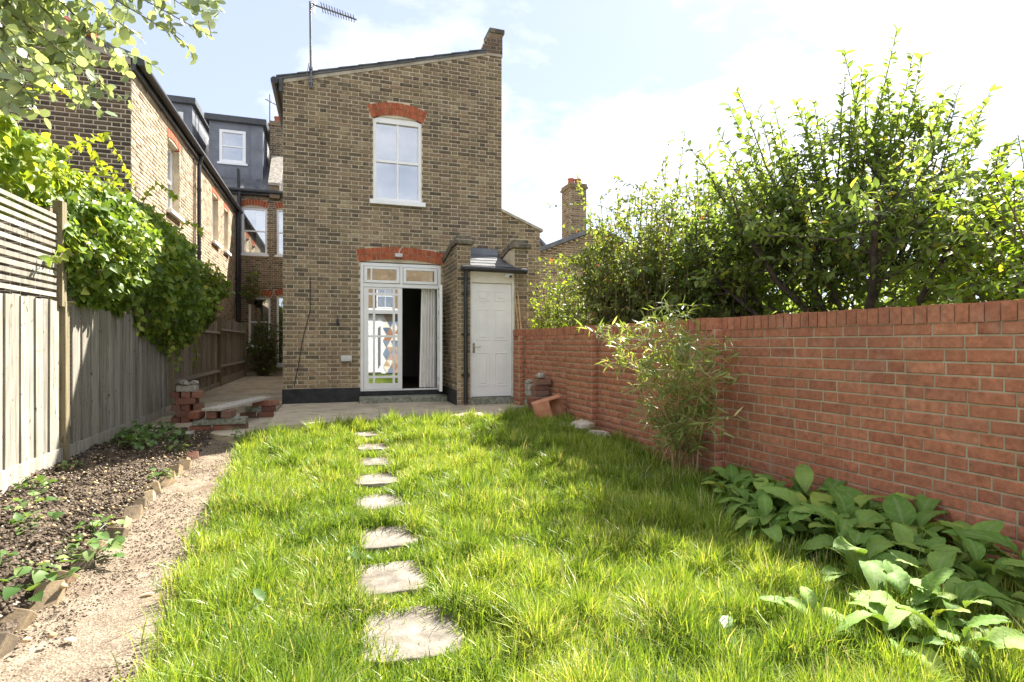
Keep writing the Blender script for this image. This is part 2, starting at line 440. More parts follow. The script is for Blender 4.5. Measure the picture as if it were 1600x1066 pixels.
# broad leaves with veins (uses UV-like attributes stored per vertex: vx across, vy along)
m_, n_, l_, b_ = nmat("broad_leaf")
oi = n_.new("ShaderNodeObjectInfo")
at = n_.new("ShaderNodeAttribute"); at.attribute_name = "vein"
c_ = ramp(n_, l_, oi.outputs["Random"], [(0, (0.11, 0.21, 0.04)), (0.5, (0.165, 0.28, 0.058)), (0.85, (0.22, 0.33, 0.075)), (1, (0.32, 0.38, 0.06))])
c_ = mixc(n_, l_, 0.5, c_, ramp(n_, l_, noise(n_, l_, pos(n_, l_), 22, 5), [(0.3, (0.7, 0.72, 0.7)), (0.7, (1.25, 1.2, 1.1))]), 'MULTIPLY')
c_ = mixc(n_, l_, at.outputs["Fac"], c_, (0.24, 0.32, 0.13))
l_.new(c_, b_.inputs["Base Color"]); b_.inputs["Roughness"].default_value = 0.6; b_.inputs["Specular IOR Level"].default_value = 0.18
bump(n_, l_, b_, noise(n_, l_, pos(n_, l_), 120, 4), 0.35, 0.004)
t_ = n_.new("ShaderNodeBsdfTranslucent"); l_.new(mixc(n_, l_, 1, c_, (1.4, 1.3, 0.6), 'MULTIPLY'), t_.inputs[0])
mx_ = n_.new("ShaderNodeMixShader"); mx_.inputs[0].default_value = 0.28
l_.new(b_.outputs[0], mx_.inputs[1]); l_.new(t_.outputs[0], mx_.inputs[2]); l_.new(mx_.outputs[0], n_["Material Output"].inputs[0])
M["broad"] = m_


# ------------------------------------------------------------------ brickwork
def brick_geo(u0, u1, z0, z1, p, ch=0.004, back=-0.03):
    c = ch
    vs = [(u0, back, z0), (u1, back, z0), (u1, back, z1), (u0, back, z1),
          (u0, p - c, z0), (u1, p - c, z0), (u1, p - c, z1), (u0, p - c, z1),
          (u0 + c, p, z0 + c), (u1 - c, p, z0 + c), (u1 - c, p, z1 - c), (u0 + c, p, z1 - c)]
    return vs


BF = [(0, 1, 5, 4), (1, 2, 6, 5), (2, 3, 7, 6), (3, 0, 4, 7), (4, 5, 9, 8), (5, 6, 10, 9), (6, 7, 11, 10), (7, 4, 8, 11), (8, 9, 10, 11)]
_bm = {}


def shared_brick(kind, w, h, mat):
    k = (kind, round(w, 3), round(h, 4), mat.name)
    if k not in _bm:
        vs = brick_geo(-w / 2, w / 2, -h / 2, h / 2, 0.0)
        me = bpy.data.meshes.new("brick")
        me.from_pydata([(a, -b, c) for a, b, c in vs], [], BF)      # local y = -normal
        me.materials.append(mat)
        _bm[k] = me
    return _bm[k]


class Frame:
    """a vertical face: origin O, direction U along it, outward normal N"""
    def __init__(s, O, U, N): s.O, s.U, s.N = Vector(O), Vector(U).normalized(), Vector(N).normalized()
    def P(s, u, n, z): return s.O + s.U * u + s.N * n + Vector((0, 0, z))


def lay(fr, u0, u1, z0, z1, course, bond, solid, joint=0.01, start=0, off=0.0):
    """list of bricks (ua,ub,za,zb); solid(z, za, zb)-> list of solid (a,b) intervals"""
    out = []; z = z0; row = start
    S, H = 0.215, 0.1025
    while z < z1 - 0.01:
        zb = min(z + course, z1)
        if bond == 'flemish': seq = [S, H]; o = (0 if row % 2 else -(S / 2 + H / 2 + joint))
        elif bond == 'garden': seq = [S, S, S, H]; o = -[0, 0.39, 0.11, 0.56][row % 4] - 0.02 * R.random()
        else: seq = [S]; o = -(row % 2) * (S + joint) / 2
        u = u0 + o + off - 1.0 * 0; i = 0
        ivs = solid(z + course / 2)
        while u < u1:
            w = seq[i % len(seq)]; i += 1
            a, b = u, u + w
            for (s0, s1) in ivs:
                s0 = max(s0, u0); s1 = min(s1, u1)
                ca, cb = max(a, s0 + joint * .3), min(b, s1 - joint * .3)
                if cb - ca > 0.025: out.append((ca, cb, z + joint * .5, zb - joint * .5))
            u += w + joint
        z += course; row += 1
    return out


def brickwork(parent, jobs, mats, nmax=300, proud=0.007, names=("brick", "bricks"), jit=0.0015):
    """jobs: list of (Frame, brick list). The nmax that show largest become parts, the rest one joined part"""
    mo, ma = mats
    rows = []
    for fr, bl in jobs:
        for (a, b, z0, z1) in bl:
            c = fr.P((a + b) / 2, 0, (z0 + z1) / 2)
            pr = project(c); sc = 0
            if pr and -30 < pr[0] < 1630 and -20 < pr[1] < 1090:
                view = (Vector((0, 0, 1.2)) - c)
                cs = view.normalized().dot(fr.N)
                if cs > 0: sc = (b - a) * (z1 - z0) * cs / pr[2] ** 2
            rows.append((sc, fr, a, b, z0, z1))
    rows.sort(key=lambda t: -t[0])
    V, F, RN = [], [], []
    for i, (sc, fr, a, b, z0, z1) in enumerate(rows):
        p = proud + R.uniform(-1, 1) * proud * 0.45
        if i < nmax and sc > 0:
            w, h = b - a, z1 - z0
            base = 0.215 if w > 0.15 else 0.1025
            me = shared_brick('b', base, h, mo)
            c = fr.P((a + b) / 2, p, (z0 + z1) / 2)
            s = w / base
            tw = R.uniform(-1, 1) * 0.006
            X = (fr.U + Vector((0, 0, tw))).normalized() * s; Yv = -fr.N; Zv = Vector((0, 0, 1)) - fr.U * tw
            Mx = Matrix(((X.x, Yv.x, Zv.x, c.x), (X.y, Yv.y, Zv.y, c.y), (X.z, Yv.z, Zv.z, c.z), (0, 0, 0, 1)))
            put(bpy.data.objects.new(names[0], me), parent, Mx)
        else:
            j = lambda: R.uniform(-jit, jit)
            k = len(V)
            for (u, n, z) in brick_geo(a + j(), b + j(), z0 + j(), z1 + j(), p):
                q = fr.P(u, n, z); V.append((q.x, q.y, q.z))
            F += [tuple(k + x for x in f) for f in BF]; RN += [R.random()] * 12
    if V:
        o = put(bpy.data.objects.new(names[1], mesh_np(names[1], V, F, ma, RN)), parent)
        tag(o, kind="stuff")


def arch(parent, fr, uc, hw, zs, rise, mat, rings=2, rh=0.112, proud=0.012, name="arch_brick"):
    Rr = (hw * hw + rise * rise) / (2 * rise); zc = zs + rise - Rr; th = math.asin(hw / Rr)
    for r in range(rings):
        ra, rb = Rr + r * rh + 0.004, Rr + (r + 1) * rh - 0.004
        n = max(5, round(2 * th * ra / 0.077)); da = 2 * th / n
        g = 0.004 / ra; me = None
        t0, t1 = -da / 2 + g, da / 2 - g
        vs = [(ra * math.sin(t0), -proud, ra * math.cos(t0)), (ra * math.sin(t1), -proud, ra * math.cos(t1)), (rb * math.sin(t1), -proud, rb * math.cos(t1)), (rb * math.sin(t0), -proud, rb * math.cos(t0))]
        vs = vs + [(x, 0.08, z) for x, y, z in vs]
        vs = [(x, y, z - ra) for x, y, z in vs]
        me = bpy.data.meshes.new("arch_brick"); me.from_pydata(vs, [], [(0, 1, 2, 3), (4, 7, 6, 5), (0, 4, 5, 1), (1, 5, 6, 2), (2, 6, 7, 3), (3, 7, 4, 0)]); me.materials.append(mat)
        for i in range(n):
            t = -th + da * (i + 0.5)
            c = fr.P(uc + ra * math.sin(t), R.uniform(-.003, .003), zc + ra * math.cos(t))
            X = fr.U * math.cos(t) - Vector((0, 0, math.sin(t))); Zv = fr.U * math.sin(t) + Vector((0, 0, math.cos(t))); Yv = -fr.N
            Mx = Matrix(((X.x, Yv.x, Zv.x, c.x), (X.y, Yv.y, Zv.y, c.y), (X.z, Yv.z, Zv.z, c.z), (0, 0, 0, 1)))
            put(bpy.data.objects.new(name, me), parent, Mx)

    def hole(z):
        if z < zs - 0.02: return None
        Ro = Rr + rings * rh
        if z > zc + Ro: return None
        w = min(math.sqrt(max(0, Ro * Ro - (z - zc) ** 2)), (z - zc) * math.tan(th) + 0.006)
        return (uc - w, uc + w)
    return hole


def cut(base, holes):
    """subtract intervals"""
    iv = list(base)
    for h in holes:
        if not h: continue
        nv = []
        for a, b in iv:
            if h[1] <= a or h[0] >= b: nv.append((a, b)); continue
            if h[0] > a: nv.append((a, h[0]))
            if h[1] < b: nv.append((h[1], b))
        iv = nv
    return iv


def fbox(mb, fr, u0, u1, n0, n1, z0, z1):
    """box in frame coordinates (n outward)"""
    ps = [fr.P(u0, n0, z0), fr.P(u1, n0, z0), fr.P(u1, n0, z1), fr.P(u0, n0, z1)]
    return mb.prism(ps, fr.N * (n1 - n0))


def wall_cells(mb, fr, u0, u1, z0, z1, holes, n0, n1):
    us = sorted({u0, u1, *[h[0] for h in holes], *[h[1] for h in holes]}); zs = sorted({z0, z1, *[h[2] for h in holes], *[h[3] for h in holes]})
    us = [u for u in us if u0 <= u <= u1]; zs = [z for z in zs if z0 <= z <= z1]
    for a, b in zip(us, us[1:]):
        for c, d in zip(zs, zs[1:]):
            uc, zc = (a + b) / 2, (c + d) / 2
            if any(h[0] < uc < h[1] and h[2] < zc < h[3] for h in holes): continue
            fbox(mb, fr, a, b, n0, n1, c, d)


def sash_window(parent, fr, u0, u1, z0, z1, rise=0.0, n=-0.06, cols=2, rows=2, mat=None, sill=True, fw=0.055, bar=0.022, back=True, sillout=0.07, meeting=None, label=None):
    """window part > sash, pane, sill, reveal"""
    mat = mat or M["white"]
    f = MB()
    fbox(f, fr, u0, u0 + fw, n - .05, n + .03, z0, z1 - fw - .0005); fbox(f, fr, u1 - fw, u1, n - .05, n + .03, z0, z1 - fw - .0005)
    fbox(f, fr, u0 + fw, u1 - fw, n - .05, n + .03, z0, z0 + fw)
    if rise:
        hw = (u1 - u0) / 2; uc = (u0 + u1) / 2; Rr = (hw * hw + rise * rise) / (2 * rise)
        pts = [fr.P(u1, n - .05, z1 - fw), fr.P(u0, n - .05, z1 - fw)]
        for i in range(11):
            x = -hw + 2 * hw * i / 10
            pts.append(fr.P(uc + x, n - .05, z1 + rise - Rr + math.sqrt(Rr * Rr - x * x)))
        pts = [pts[0]] + [pts[1]] + pts[2:]
        f.prism(pts[::-1], fr.N * .08)
    else: fbox(f, fr, u0, u1, n - .05, n + .03, z1 - fw, z1)
    w = f.build("window", mat, parent)
    if label: w["label"] = label
    a, b, c, d = u0 + fw, u1 - fw, z0 + fw, z1 - fw
    zm = meeting or (c + d) / 2
    s = MB()
    for i in range(1, cols):
        x = a + (b - a) * i / cols; fbox(s, fr, x - bar / 2, x + bar / 2, n - .03, n + .012, c, d)
    if rows > 1: fbox(s, fr, a, b, n - .035, n + .02, zm - .02, zm + .02)
    if s.v: s.build("sash", mat, w)
    zz = [c, zm, d] if rows > 1 else [c, d]
    for i in range(cols):
        for k in range(len(zz) - 1):
            p = MB(); fbox(p, fr, a + (b - a) * i / cols + .001, a + (b - a) * (i + 1) / cols - .001, n - .016, n - .012, zz[k] + .001, zz[k + 1] - .001)
            p.build("pane", M["glass"], w)
    if sill:
        q = MB(); fbox(q, fr, u0 - .06, u1 + .06, n - .02, sillout, z0 - .075, z0 - .003); q.build("sill", mat, w, bevel=.006)
    if back:
        q = MB()
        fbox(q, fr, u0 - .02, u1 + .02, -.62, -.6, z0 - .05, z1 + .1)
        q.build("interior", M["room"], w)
    return w


# ================================================================== SETTING: ground
def sstep(a, b, x):
    t = np.clip((x - a) / (b - a), 0, 1); return t * t * (3 - 2 * t)


def zt(x, y):
    return 0.1 * sstep(3.5, 7.2, y) * sstep(-1.0, 1.5, x)


def vnoise(x, y, s, seed=0):
    """smooth value noise"""
    x = np.asarray(x) * s + seed * 17.3; y = np.asarray(y) * s + seed * 5.1
    xi = np.floor(x); yi = np.floor(y); fx = x - xi; fy = y - yi
    h = lambda a, b: np.modf(np.abs(np.sin(a * 127.1 + b * 311.7 + seed) * 43758.5453))[0]
    fx = fx * fx * (3 - 2 * fx); fy = fy * fy * (3 - 2 * fy)
    return (h(xi, yi) * (1 - fx) + h(xi + 1, yi) * fx) * (1 - fy) + (h(xi, yi + 1) * (1 - fx) + h(xi + 1, yi + 1) * fx) * fy


def grid_sheet(name, x0, x1, y0, y1, nx, ny, zf, mat, warp=None):
    xs, ys = np.meshgrid(np.linspace(x0, x1, nx), np.linspace(y0, y1, ny))
    if warp: xs = warp(xs, ys)
    zs = zf(xs, ys)
    V = np.stack([xs, ys, zs], -1).reshape(-1, 3)
    i = np.arange(ny - 1)[:, None] * nx + np.arange(nx - 1)[None, :]
    F = np.stack([i, i + 1, i + nx + 1, i + nx], -1).reshape(-1, 4)
    o = put(bpy.data.objects.new(name, mesh_np(name, V, F, mat, smooth=True)))
    return tag(o, kind="structure")


g = MB(); g._add([(-300, -300, -.06), (300, -300, -.06), (300, 300, -.06), (-300, 300, -.06)], [(0, 1, 2, 3)])
tag(g.build("ground", M["earth"]), "bare earth reaching out beyond the garden", kind="structure")


def lawn_left(y): return -0.60 - 0.068 * (y - 2.33) + 0.06 * (vnoise(y, y * 0, 1.7, 3) - .5) + 0.05 * (vnoise(y, y * 0, 6, 4) - .5)
def edge_x(y): return -1.245 - 0.03 * (y - 2.8)
def wall_x(y): return 3.33 - 0.0565 * (y - 1.87)


o = grid_sheet("lawn", -.75, 3.6, -2.5, 7.6, 60, 110, lambda x, y: zt(x, y) + .004 + .02 * (vnoise(x, y, 2.2) - .5), M["turf"])
tag(o, "earth under the long grass of the lawn")
o = grid_sheet("garden_path", 0, 1, -2.5, 7.75, 30, 160, lambda x, y: .012 + .018 * (vnoise(x, y, 3, 5) - .5) + .01 * (vnoise(x, y, 11, 6) - .5), M["gravel"],
               lambda x, y: (edge_x(y) - .12) + x * (.84 - .0 * y))
tag(o, "worn gravelly path between the brick edging and the grass")
o = grid_sheet("flower_bed", 0, 1, -2.5, 8.4, 70, 330,
               lambda x, y: .0 + .05 * np.clip((edge_x(y) - .06 - x) / .25, 0, 1) + .075 * (vnoise(x, y, 4, 7) - .35) + .055 * (vnoise(x, y, 13, 8) - .5) + .03 * (vnoise(x, y, 31, 9) - .5),
               M["soil"], lambda x, y: -2.5 + x * (edge_x(y) + .02 + 2.5))
tag(o, "dark lumpy soil bed along the timber fence")

# patio
PAT = [(-2.5, 8.05), (-1.55, 7.95), (-1.25, 7.55), (-.8, 7.22), (-.2, 7.35), (.45, 7.5), (1.4, 7.46), (2.3, 7.4), (2.68, 7.25), (3.02, 7.3), (3.02, 9.9), (-.73, 9.9)]
PAT2 = [(-2.5, 8.05), (-1.55, 7.95), (-1.25, 7.55), (-.8, 7.22), (-.72, 7.24), (-.72, 9.9), (-2.5, 9.9)]
pm = MB(); pm.prism([(x, y, -.05) for x, y in [(-.73, 7.24)] + PAT[4:]], (0, 0, .265)); pm.prism([(x, y, -.05) for x, y in PAT2], (0, 0, .135)); pm.prism([(-2.5, 9.9, -.05), (-.74, 9.9, -.05), (-.74, 19.7, -.05), (-2.5, 19.7, -.05)], (0, 0, .262))
patio = tag(pm.build("patio", M["concrete"], bevel=.012), "pale concrete patio across the back of the house", kind="structure")
for (x0, x1, y0, y1) in [(-1.95, -.75, 10.6, 12.2), (-1.95, -.75, 12.23, 13.8), (-1.95, -.75, 13.83, 15.4), (-.72, .3, 8.0, 9.5), (-1.95, -.75, 9.92, 10.57)]:
    q = MB(); q.box((x0, y0, .2), (x1, y1, .222 + R.uniform(0, .008)), jit=.004); q.build("slab", M["concrete"], patio, bevel=.006)
q = MB(); q.box((.55, 7.75, .2), (1.15, 8.1, .2195)); q.build("slab", M["rock"], patio)

# ================================================================== MAIN HOUSE (outrigger)
YF = 9.79
hx0, hx1 = -.73, 3.0
rz = lambda u: 5.51 + .287 * (u - hx0)
house = thing("brick_house", "yellow brown brick house with sash window, open french doors and sloping roofline", "house", (1.1, YF, .2))
FF = Frame((0, YF, 0), (1, 0, 0), (0, -1, 0))
winh = (.70, 1.53, 3.66, 5.10)
doorh = (.49, 1.87, .38, 2.60)
w = MB()
wall_cells(w, FF, hx0, hx1, .0, 5.42, [winh, doorh], -.3, 0)
w.prism([FF.P(hx0, 0, 5.42), FF.P(hx1, 0, 5.42), FF.P(hx1, 0, rz(hx1)), FF.P(hx0, 0, rz(hx0))], (0, .3, 0))
# the mass behind, hollow where the ground-floor room is
w.box((hx0, 10.09, 0), (.1, 13.8, 5.3)); w.box((2.3, 10.09, 0), (hx1, 13.8, 5.3))
w.box((.1, 10.45, 2.75), (2.3, 13.8, 5.3)); w.box((.1, 13.8, 0), (2.3, 14.0, 5.3)); w.box((hx0, 14.0, 0), (hx1, 19.6, 5.3))
w.build("wall", M["mortar"], house)
r = MB()
r.prism([(hx0 - .1, YF - .035, rz(hx0 - .1) + .0), (hx1 - .28, YF - .035, rz(hx1 - .28)), (hx1 - .28, YF - .035, rz(hx1 - .28) + .04), (hx0 - .1, YF - .035, rz(hx0 - .1) + .04)], (0, 9.9, 0))
roof = r.build("roof", M["slate"], house)
for i in range(11):   # verge slates
    a = hx0 - .1 + i * .32; b = min(a + .325, hx1 - .3)
    if a >= b: break
    q = MB(); q.prism([(a, YF - .06, rz(a) + .042), (b, YF - .06, rz(b) + .036), (b, YF - .06, rz(b) + .05), (a, YF - .06, rz(a) + .06)], (0, .4, 0)); q.build("slate", M["slate"], roof)
q = MB(); q.prism([(hx0 + .02, YF - .02, rz(hx0) - .06), (hx1 - .3, YF - .02, rz(hx1 - .3) - .05), (hx1 - .3, YF - .02, rz(hx1 - .3) + .0), (hx0 + .02, YF - .02, rz(hx0) + .0)], (0, .1, 0)); q.build("verge_fillet", M["cement"], house)
q = MB(); q.tube([(hx0 - .12, YF - .12, 5.43), (hx0 - .12, 19.5, 5.43)], .058, 10); q.build("gutter", M["black"], house)
q = MB(); q.box((hx0 - .06, YF - .04, 5.3), (hx0 - .005, 19.5, 5.5)); q.build("fascia", M["leadedge"], house)
# room behind the french doors
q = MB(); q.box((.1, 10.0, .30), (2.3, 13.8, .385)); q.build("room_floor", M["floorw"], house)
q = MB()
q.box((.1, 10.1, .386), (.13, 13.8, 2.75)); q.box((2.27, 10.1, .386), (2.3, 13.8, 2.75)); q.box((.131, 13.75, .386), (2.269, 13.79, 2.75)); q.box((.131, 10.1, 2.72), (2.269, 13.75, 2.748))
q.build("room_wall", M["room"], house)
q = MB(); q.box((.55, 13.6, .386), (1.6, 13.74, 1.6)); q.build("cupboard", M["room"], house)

# brickwork of the facade
h_up = arch(house, FF, 1.115, .435, 5.06, .085, M["rub_o"], 2, .112)
h_dn = arch(house, FF, 1.18, .72, 2.585, .07, M["rub_o"], 2, .108)


def solid_f(z):
    a = hx0; b = hx1
    if z > 5.45: a = max(a, hx0 + (z - 5.45) / .287)
    hs = [h_up(z), h_dn(z)]
    if 3.58 < z < 5.07: hs.append((winh[0] - (.06 if z < 3.67 else 0), winh[1] + (.06 if z < 3.67 else 0)))
    if z < 2.6: hs.append((doorh[0], doorh[1]))
    return cut([(a, b)], hs)


bl = lay(FF, hx0, hx1, .46, 6.56, .0685, 'flemish', solid_f, .0125)
brickwork(house, [(FF, bl)], (M["stock_o"], M["stock_a"]), 300)
q = MB(); fbox(q, FF, hx0 - .012, doorh[0] - .0, 0, .02, .2, .455); q.build("plinth", M["plinth"], house, bevel=.006)
q = MB(); fbox(q, FF, 1.9, 1.93, 0, .02, .2, .455); q.build("plinth", M["plinth"], house)
# parapet kneeler and chimney-like stack at the right end of the gable
pk = MB()
pk.prism([FF.P(2.56, .02, rz(2.56) + .0), FF.P(3.01, .02, rz(2.56)), FF.P(3.01, .02, 6.93), FF.P(2.80, .02, 6.93), FF.P(2.74, .02, 6.84)], (0, .36, 0))
pkt = pk.build("parapet_stack", M["mortar_dark"], house)
SF = Frame((0, YF - .02, 0), (1, 0, 0), (0, -1, 0))
brickwork(pkt, [(SF, lay(SF, 2.56, 3.01, 6.5, 6.86, .0685, 'flemish', lambda z: [(2.56 + max(0, (z - 6.46)) * .52, 3.01)], .01))], (M["dark_o"], M["dark_a"]), 60)
q = MB(); q.box((2.755, YF - .05, 6.87), (3.045, YF + .37, 6.95)); q.build("cap", M["coping"], pkt, bevel=.01)
# upper window
sash_window(house, FF, .70, 1.53, 3.66, 5.06, .075, n=-.05, cols=2, rows=2, meeting=4.35, fw=.055, bar=.03, label="white upstairs sash window reflecting the sky")
# step under the french doors
q = MB(); q.box((.46, YF - .36, .2), (1.92, YF + .1, .315), jit=.008); q.build("door_step", M["lichen"], house, bevel=.012)
q = MB(); q.box((.47, YF - .06, .316), (1.9, YF + .1, .385)); q.build("threshold", M["plinth"], house, bevel=.005)


# french window: frame, transom lights, closed leaf, open leaf
fd = MB(); W = M["white"]
for (a, b, c, d) in [(.49, .545, .386, 2.585), (1.815, 1.87, .386, 2.585), (.545, 1.815, 2.53, 2.585), (.545, 1.815, 2.17, 2.235), (1.155, 1.205, 2.235, 2.53), (.545, 1.815, .386, .41)]:
    fbox(fd, FF, a, b, -.1, -.01, c, d)
fdo = fd.build("french_window", W, house, bevel=.004); fdo["label"] = "white french window with one leaf open and one closed"
for (a, b, bars) in [(.552, 1.148, [.66]), (1.212, 1.808, [])]:
    t = MB(); c, d = 2.242, 2.523
    for (e, f_, g_, h_) in [(a, a + .05, c, d), (b - .05, b, c, d), (a + .05, b - .05, c, c + .045), (a + .05, b - .05, d - .045, d)] + [(x, x + .025, c + .045, d - .045) for x in bars]:
        fbox(t, FF, e, f_, -.075, .005, g_, h_)
    t.build("transom_light", W, fdo, bevel=.003)
    p = MB(); fbox(p, FF, a + .05, b - .05, -.042, -.037, c + .045, d - .045); p.build("pane", M["glass"], fdo)


def leaf_door(fr, a, b, c, d, nm, lab):
    L = MB(); wd = b - a; ht = d - c
    st = .075
    for (e, f_, g_, h_) in [(a, a + st, c, d), (b - st, b, c, d), (a + st, b - st, c, c + .1), (a + st, b - st, d - .03, d)]:
        fbox(L, fr, e, f_, -.045, .0, g_, h_)
    for x in (.26, .78): fbox(L, fr, a + wd * x - .019, a + wd * x + .019, -.04, -.003, c + .1, d - .03)
    for i, y in enumerate((.065, .24, .48, .88)):
        z = d - ht * y; hb = .032 if i == 1 else .019
        fbox(L, fr, a + st, b - st, -.038, -.005, z - hb, z + hb)
    o = L.build(nm, W, fdo); o["label"] = lab
    p = MB(); fbox(p, fr, a + st, b - st, -.022, -.018, c + .1, d - .03); p.build("pane", M["glass"], fdo)
    return o


leaf_door(Frame((0, YF + .02, 0), (1, 0, 0), (0, -1, 0)), .55, 1.195, .415, 2.165, "closed_door_leaf", "closed glazed left leaf with narrow white glazing bars")
hinge = Vector((1.845, YF - .0, 0)); end = Vector((1.775, 9.17, 0))
uo = (end - hinge).normalized()
OFr = Frame(hinge, uo, Vector((uo.y, -uo.x, 0)) * -1)
leaf_door(OFr, 0.0, .64, .405, 2.175, "open_door_leaf", "open right leaf swung out and seen almost edge-on")
hd = MB()
for z in (.6, 1.3, 2.0): hd.tube([hinge + Vector((-.02, -.02, z - .05)), hinge + Vector((-.02, -.02, z + .05))], .011, 8)
hd.build("hinge", M["chrome"], fdo)
# curtain inside the opening
cv = MB(); nn = 60
for i in range(nn + 1):
    t = i / nn; x = 1.53 + .28 * t; y = YF + .14 + .03 * math.sin(t * 34) + .012 * math.sin(t * 71 + 1)
    for z, dx in ((.42, -.02 * (1 - t)), (1.3, 0), (2.2, .02 * (1 - t)), (2.6, .02)): cv.v.append((x + dx, y, z)); cv.r.append(.5)
for i in range(nn):
    for k in range(3): cv.f.append((i * 4 + k, (i + 1) * 4 + k, (i + 1) * 4 + k + 1, i * 4 + k + 1))
tag(cv.build("curtain", M["curtain"], smooth=True), "long white curtain hanging inside the open french window", "curtain")

# things fixed to the facade
t = thing("flood_light", "small white flood light above the french window arch", "light", (1.12, YF, 2.72))
q = MB(); fbox(q, FF, 1.06, 1.19, .03, .1, 2.69, 2.75); q.build("lamp_body", M["galv"], t, bevel=.008)
q = MB(); q.tube([FF.P(1.13, .05, 2.76), FF.P(1.15, .07, 2.82), FF.P(1.18, .09, 2.86)], .008, 6); q.tube([FF.P(1.12, 0, 2.72), FF.P(1.12, .05, 2.72)], .014, 8); q.build("sensor_arm", M["galv"], t)
t = thing("wall_box", "pale grey plastic vent cover low on the brick wall", "vent", (.26, YF, .9))
q = MB(); fbox(q, FF, .17, .35, 0.0, .08, .9, 1.0); q.build("cover", M["galv"], t, bevel=.015)
q = MB(); fbox(q, FF, .19, .33, .0, .06, .885, .899); q.build("louvre", M["leadedge"], t)
q = MB(); q.tube([FF.P(-.31, .015, 2.3), FF.P(-.31, .015, 1.75), FF.P(-.42, .015, 1.3), FF.P(-.5, .015, .8), FF.P(-.56, .015, .5)], .006, 5)
tag(q.build("cable", M["plinth"]), "thin dark cable running down the brick wall", "cable")
q = MB(); q.tube([FF.P(.12, 0, 1.58), FF.P(.12, .05, 1.57), FF.P(.125, .06, 1.5)], .012, 6); q.box(FF.P(.10, 0, 1.5), FF.P(.14, .02, 1.62))
tag(q.build("wall_hook", M["black"]), "small dark iron hook on the brick wall beside the french window", "hook")

# tv aerial
t = thing("tv_aerial", "tall television aerial on a pole at the roof edge of the brick house", "aerial", (-.3, YF - .05, 5.4))
q = MB(); q.tube([(-.295, YF - .06, 5.4), (-.31, YF - .06, 6.82)], .02, 8); q.build("mast", M["metal"], t)
q = MB(); q.box((-.33, YF - .09, 5.48), (-.27, YF - .01, 5.52)); q.box((-.33, YF - .09, 5.7), (-.27, YF - .01, 5.74)); q.tube([(-.31, YF - .07, 5.4), (-.36, YF - .09, 5.6), (-.33, YF - .08, 5.8)], .006, 5); q.build("bracket", M["metal"], t)
bA, bB = Vector((-.31, YF - .06, 6.79)), Vector((.42, YF - .25, 6.55))
q = MB(); q.tube([bA, bB], .014, 6); q.build("boom", M["metal"], t)
dv = (bB - bA).normalized(); cr = dv.cross(Vector((0, 1, .4))).normalized(); cr2 = dv.cross(cr).normalized()
for i in range(13):
    p = bA + dv * (.2 + i * .045); ln = .07 - i * .0014
    q = MB(); q.tube([p - cr2 * ln * 1.2 - cr * ln * .8, p + cr2 * ln * 1.2 + cr * ln * .8], .0075, 4); q.build("element", M["metal"], t)
for s_ in (-1, 1):
    q = MB()
    for k in range(4): q.tube([bA + dv * .06 + cr * s_ * (.02 + k * .03) - cr2 * .1, bA + dv * .06 + cr * s_ * (.02 + k * .03) + cr2 * .1], .008, 4)
    q.tube([bA + dv * .05, bA + dv * .06 + cr * s_ * .12], .005, 4)
    q.build("reflector", M["metal"], t)

# ================================================================== OUTHOUSE (lean-to with white door)
YS = 8.73
oh = thing("outhouse", "small brick outhouse with white panelled door against the house", "outhouse", (2.5, YS, .2))
OF = Frame((0, YS, 0), (1, 0, 0), (0, -1, 0))
OL = Frame((1.93, 0, 0), (0, -1, 0), (-1, 0, 0))
w = MB(); w.prism([(1.93, YS, .15), (1.93, YF - .01, .15), (1.93, YF - .01, 2.62), (1.93, YS + .3, 2.78), (1.93, YS, 2.78)], (.22, 0, 0)); w.build("wall", M["mortar"], oh)
w = MB(); w.prism([(2.90, YS, .15), (2.90, YF - .01, .15), (2.90, YF - .01, 2.62), (2.90, YS + .3, 2.78), (2.90, YS, 2.78)], (.24, 0, 0)); w.build("wall", M["mortar"], oh)
jobs = [(OF, lay(OF, 1.93, 2.15, .22, 2.78, .0685, 'flemish', lambda z: [(1.93, 2.15)], .011)),
        (OF, lay(OF, 2.90, 3.14, .22, 2.78, .0685, 'flemish', lambda z: [(2.90, 3.14)], .011)),
        (OL, lay(OL, -YF, -YS, .46, 2.78, .0685, 'flemish', lambda z: [(-YF + (0 if z < 2.62 else (z - 2.62) * 4.7), -YS)], .011))]
brickwork(oh, jobs, (M["stock_o"], M["stock_a"]), 160)
q = MB(); fbox(q, OL, -YF + .03, -YS + .0, 0.0, .02, .2, .455); q.build("plinth", M["plinth"], oh)
for xx in (1.89, 2.87):   # copings: sloping rear part and a flat front block
    q = MB(); q.prism([(xx, YS + .27, 2.79), (xx, YF - .01, 2.63), (xx, YF - .01, 2.72), (xx, YS + .27, 2.9)], (.3, 0, 0)); q.build("coping", M["coping"], oh, bevel=.01)
    q = MB(); q.box((xx - .01, YS - .05, 2.785), (xx + .31, YS + .268, 2.86), jit=.01); q.build("coping", M["coping"], oh, bevel=.012)
    q = MB(); q.box((xx + .03, YS - .01, 2.861), (xx + .27, YS + .25, 2.935), jit=.012); q.build("coping", M["coping"], oh, bevel=.012)
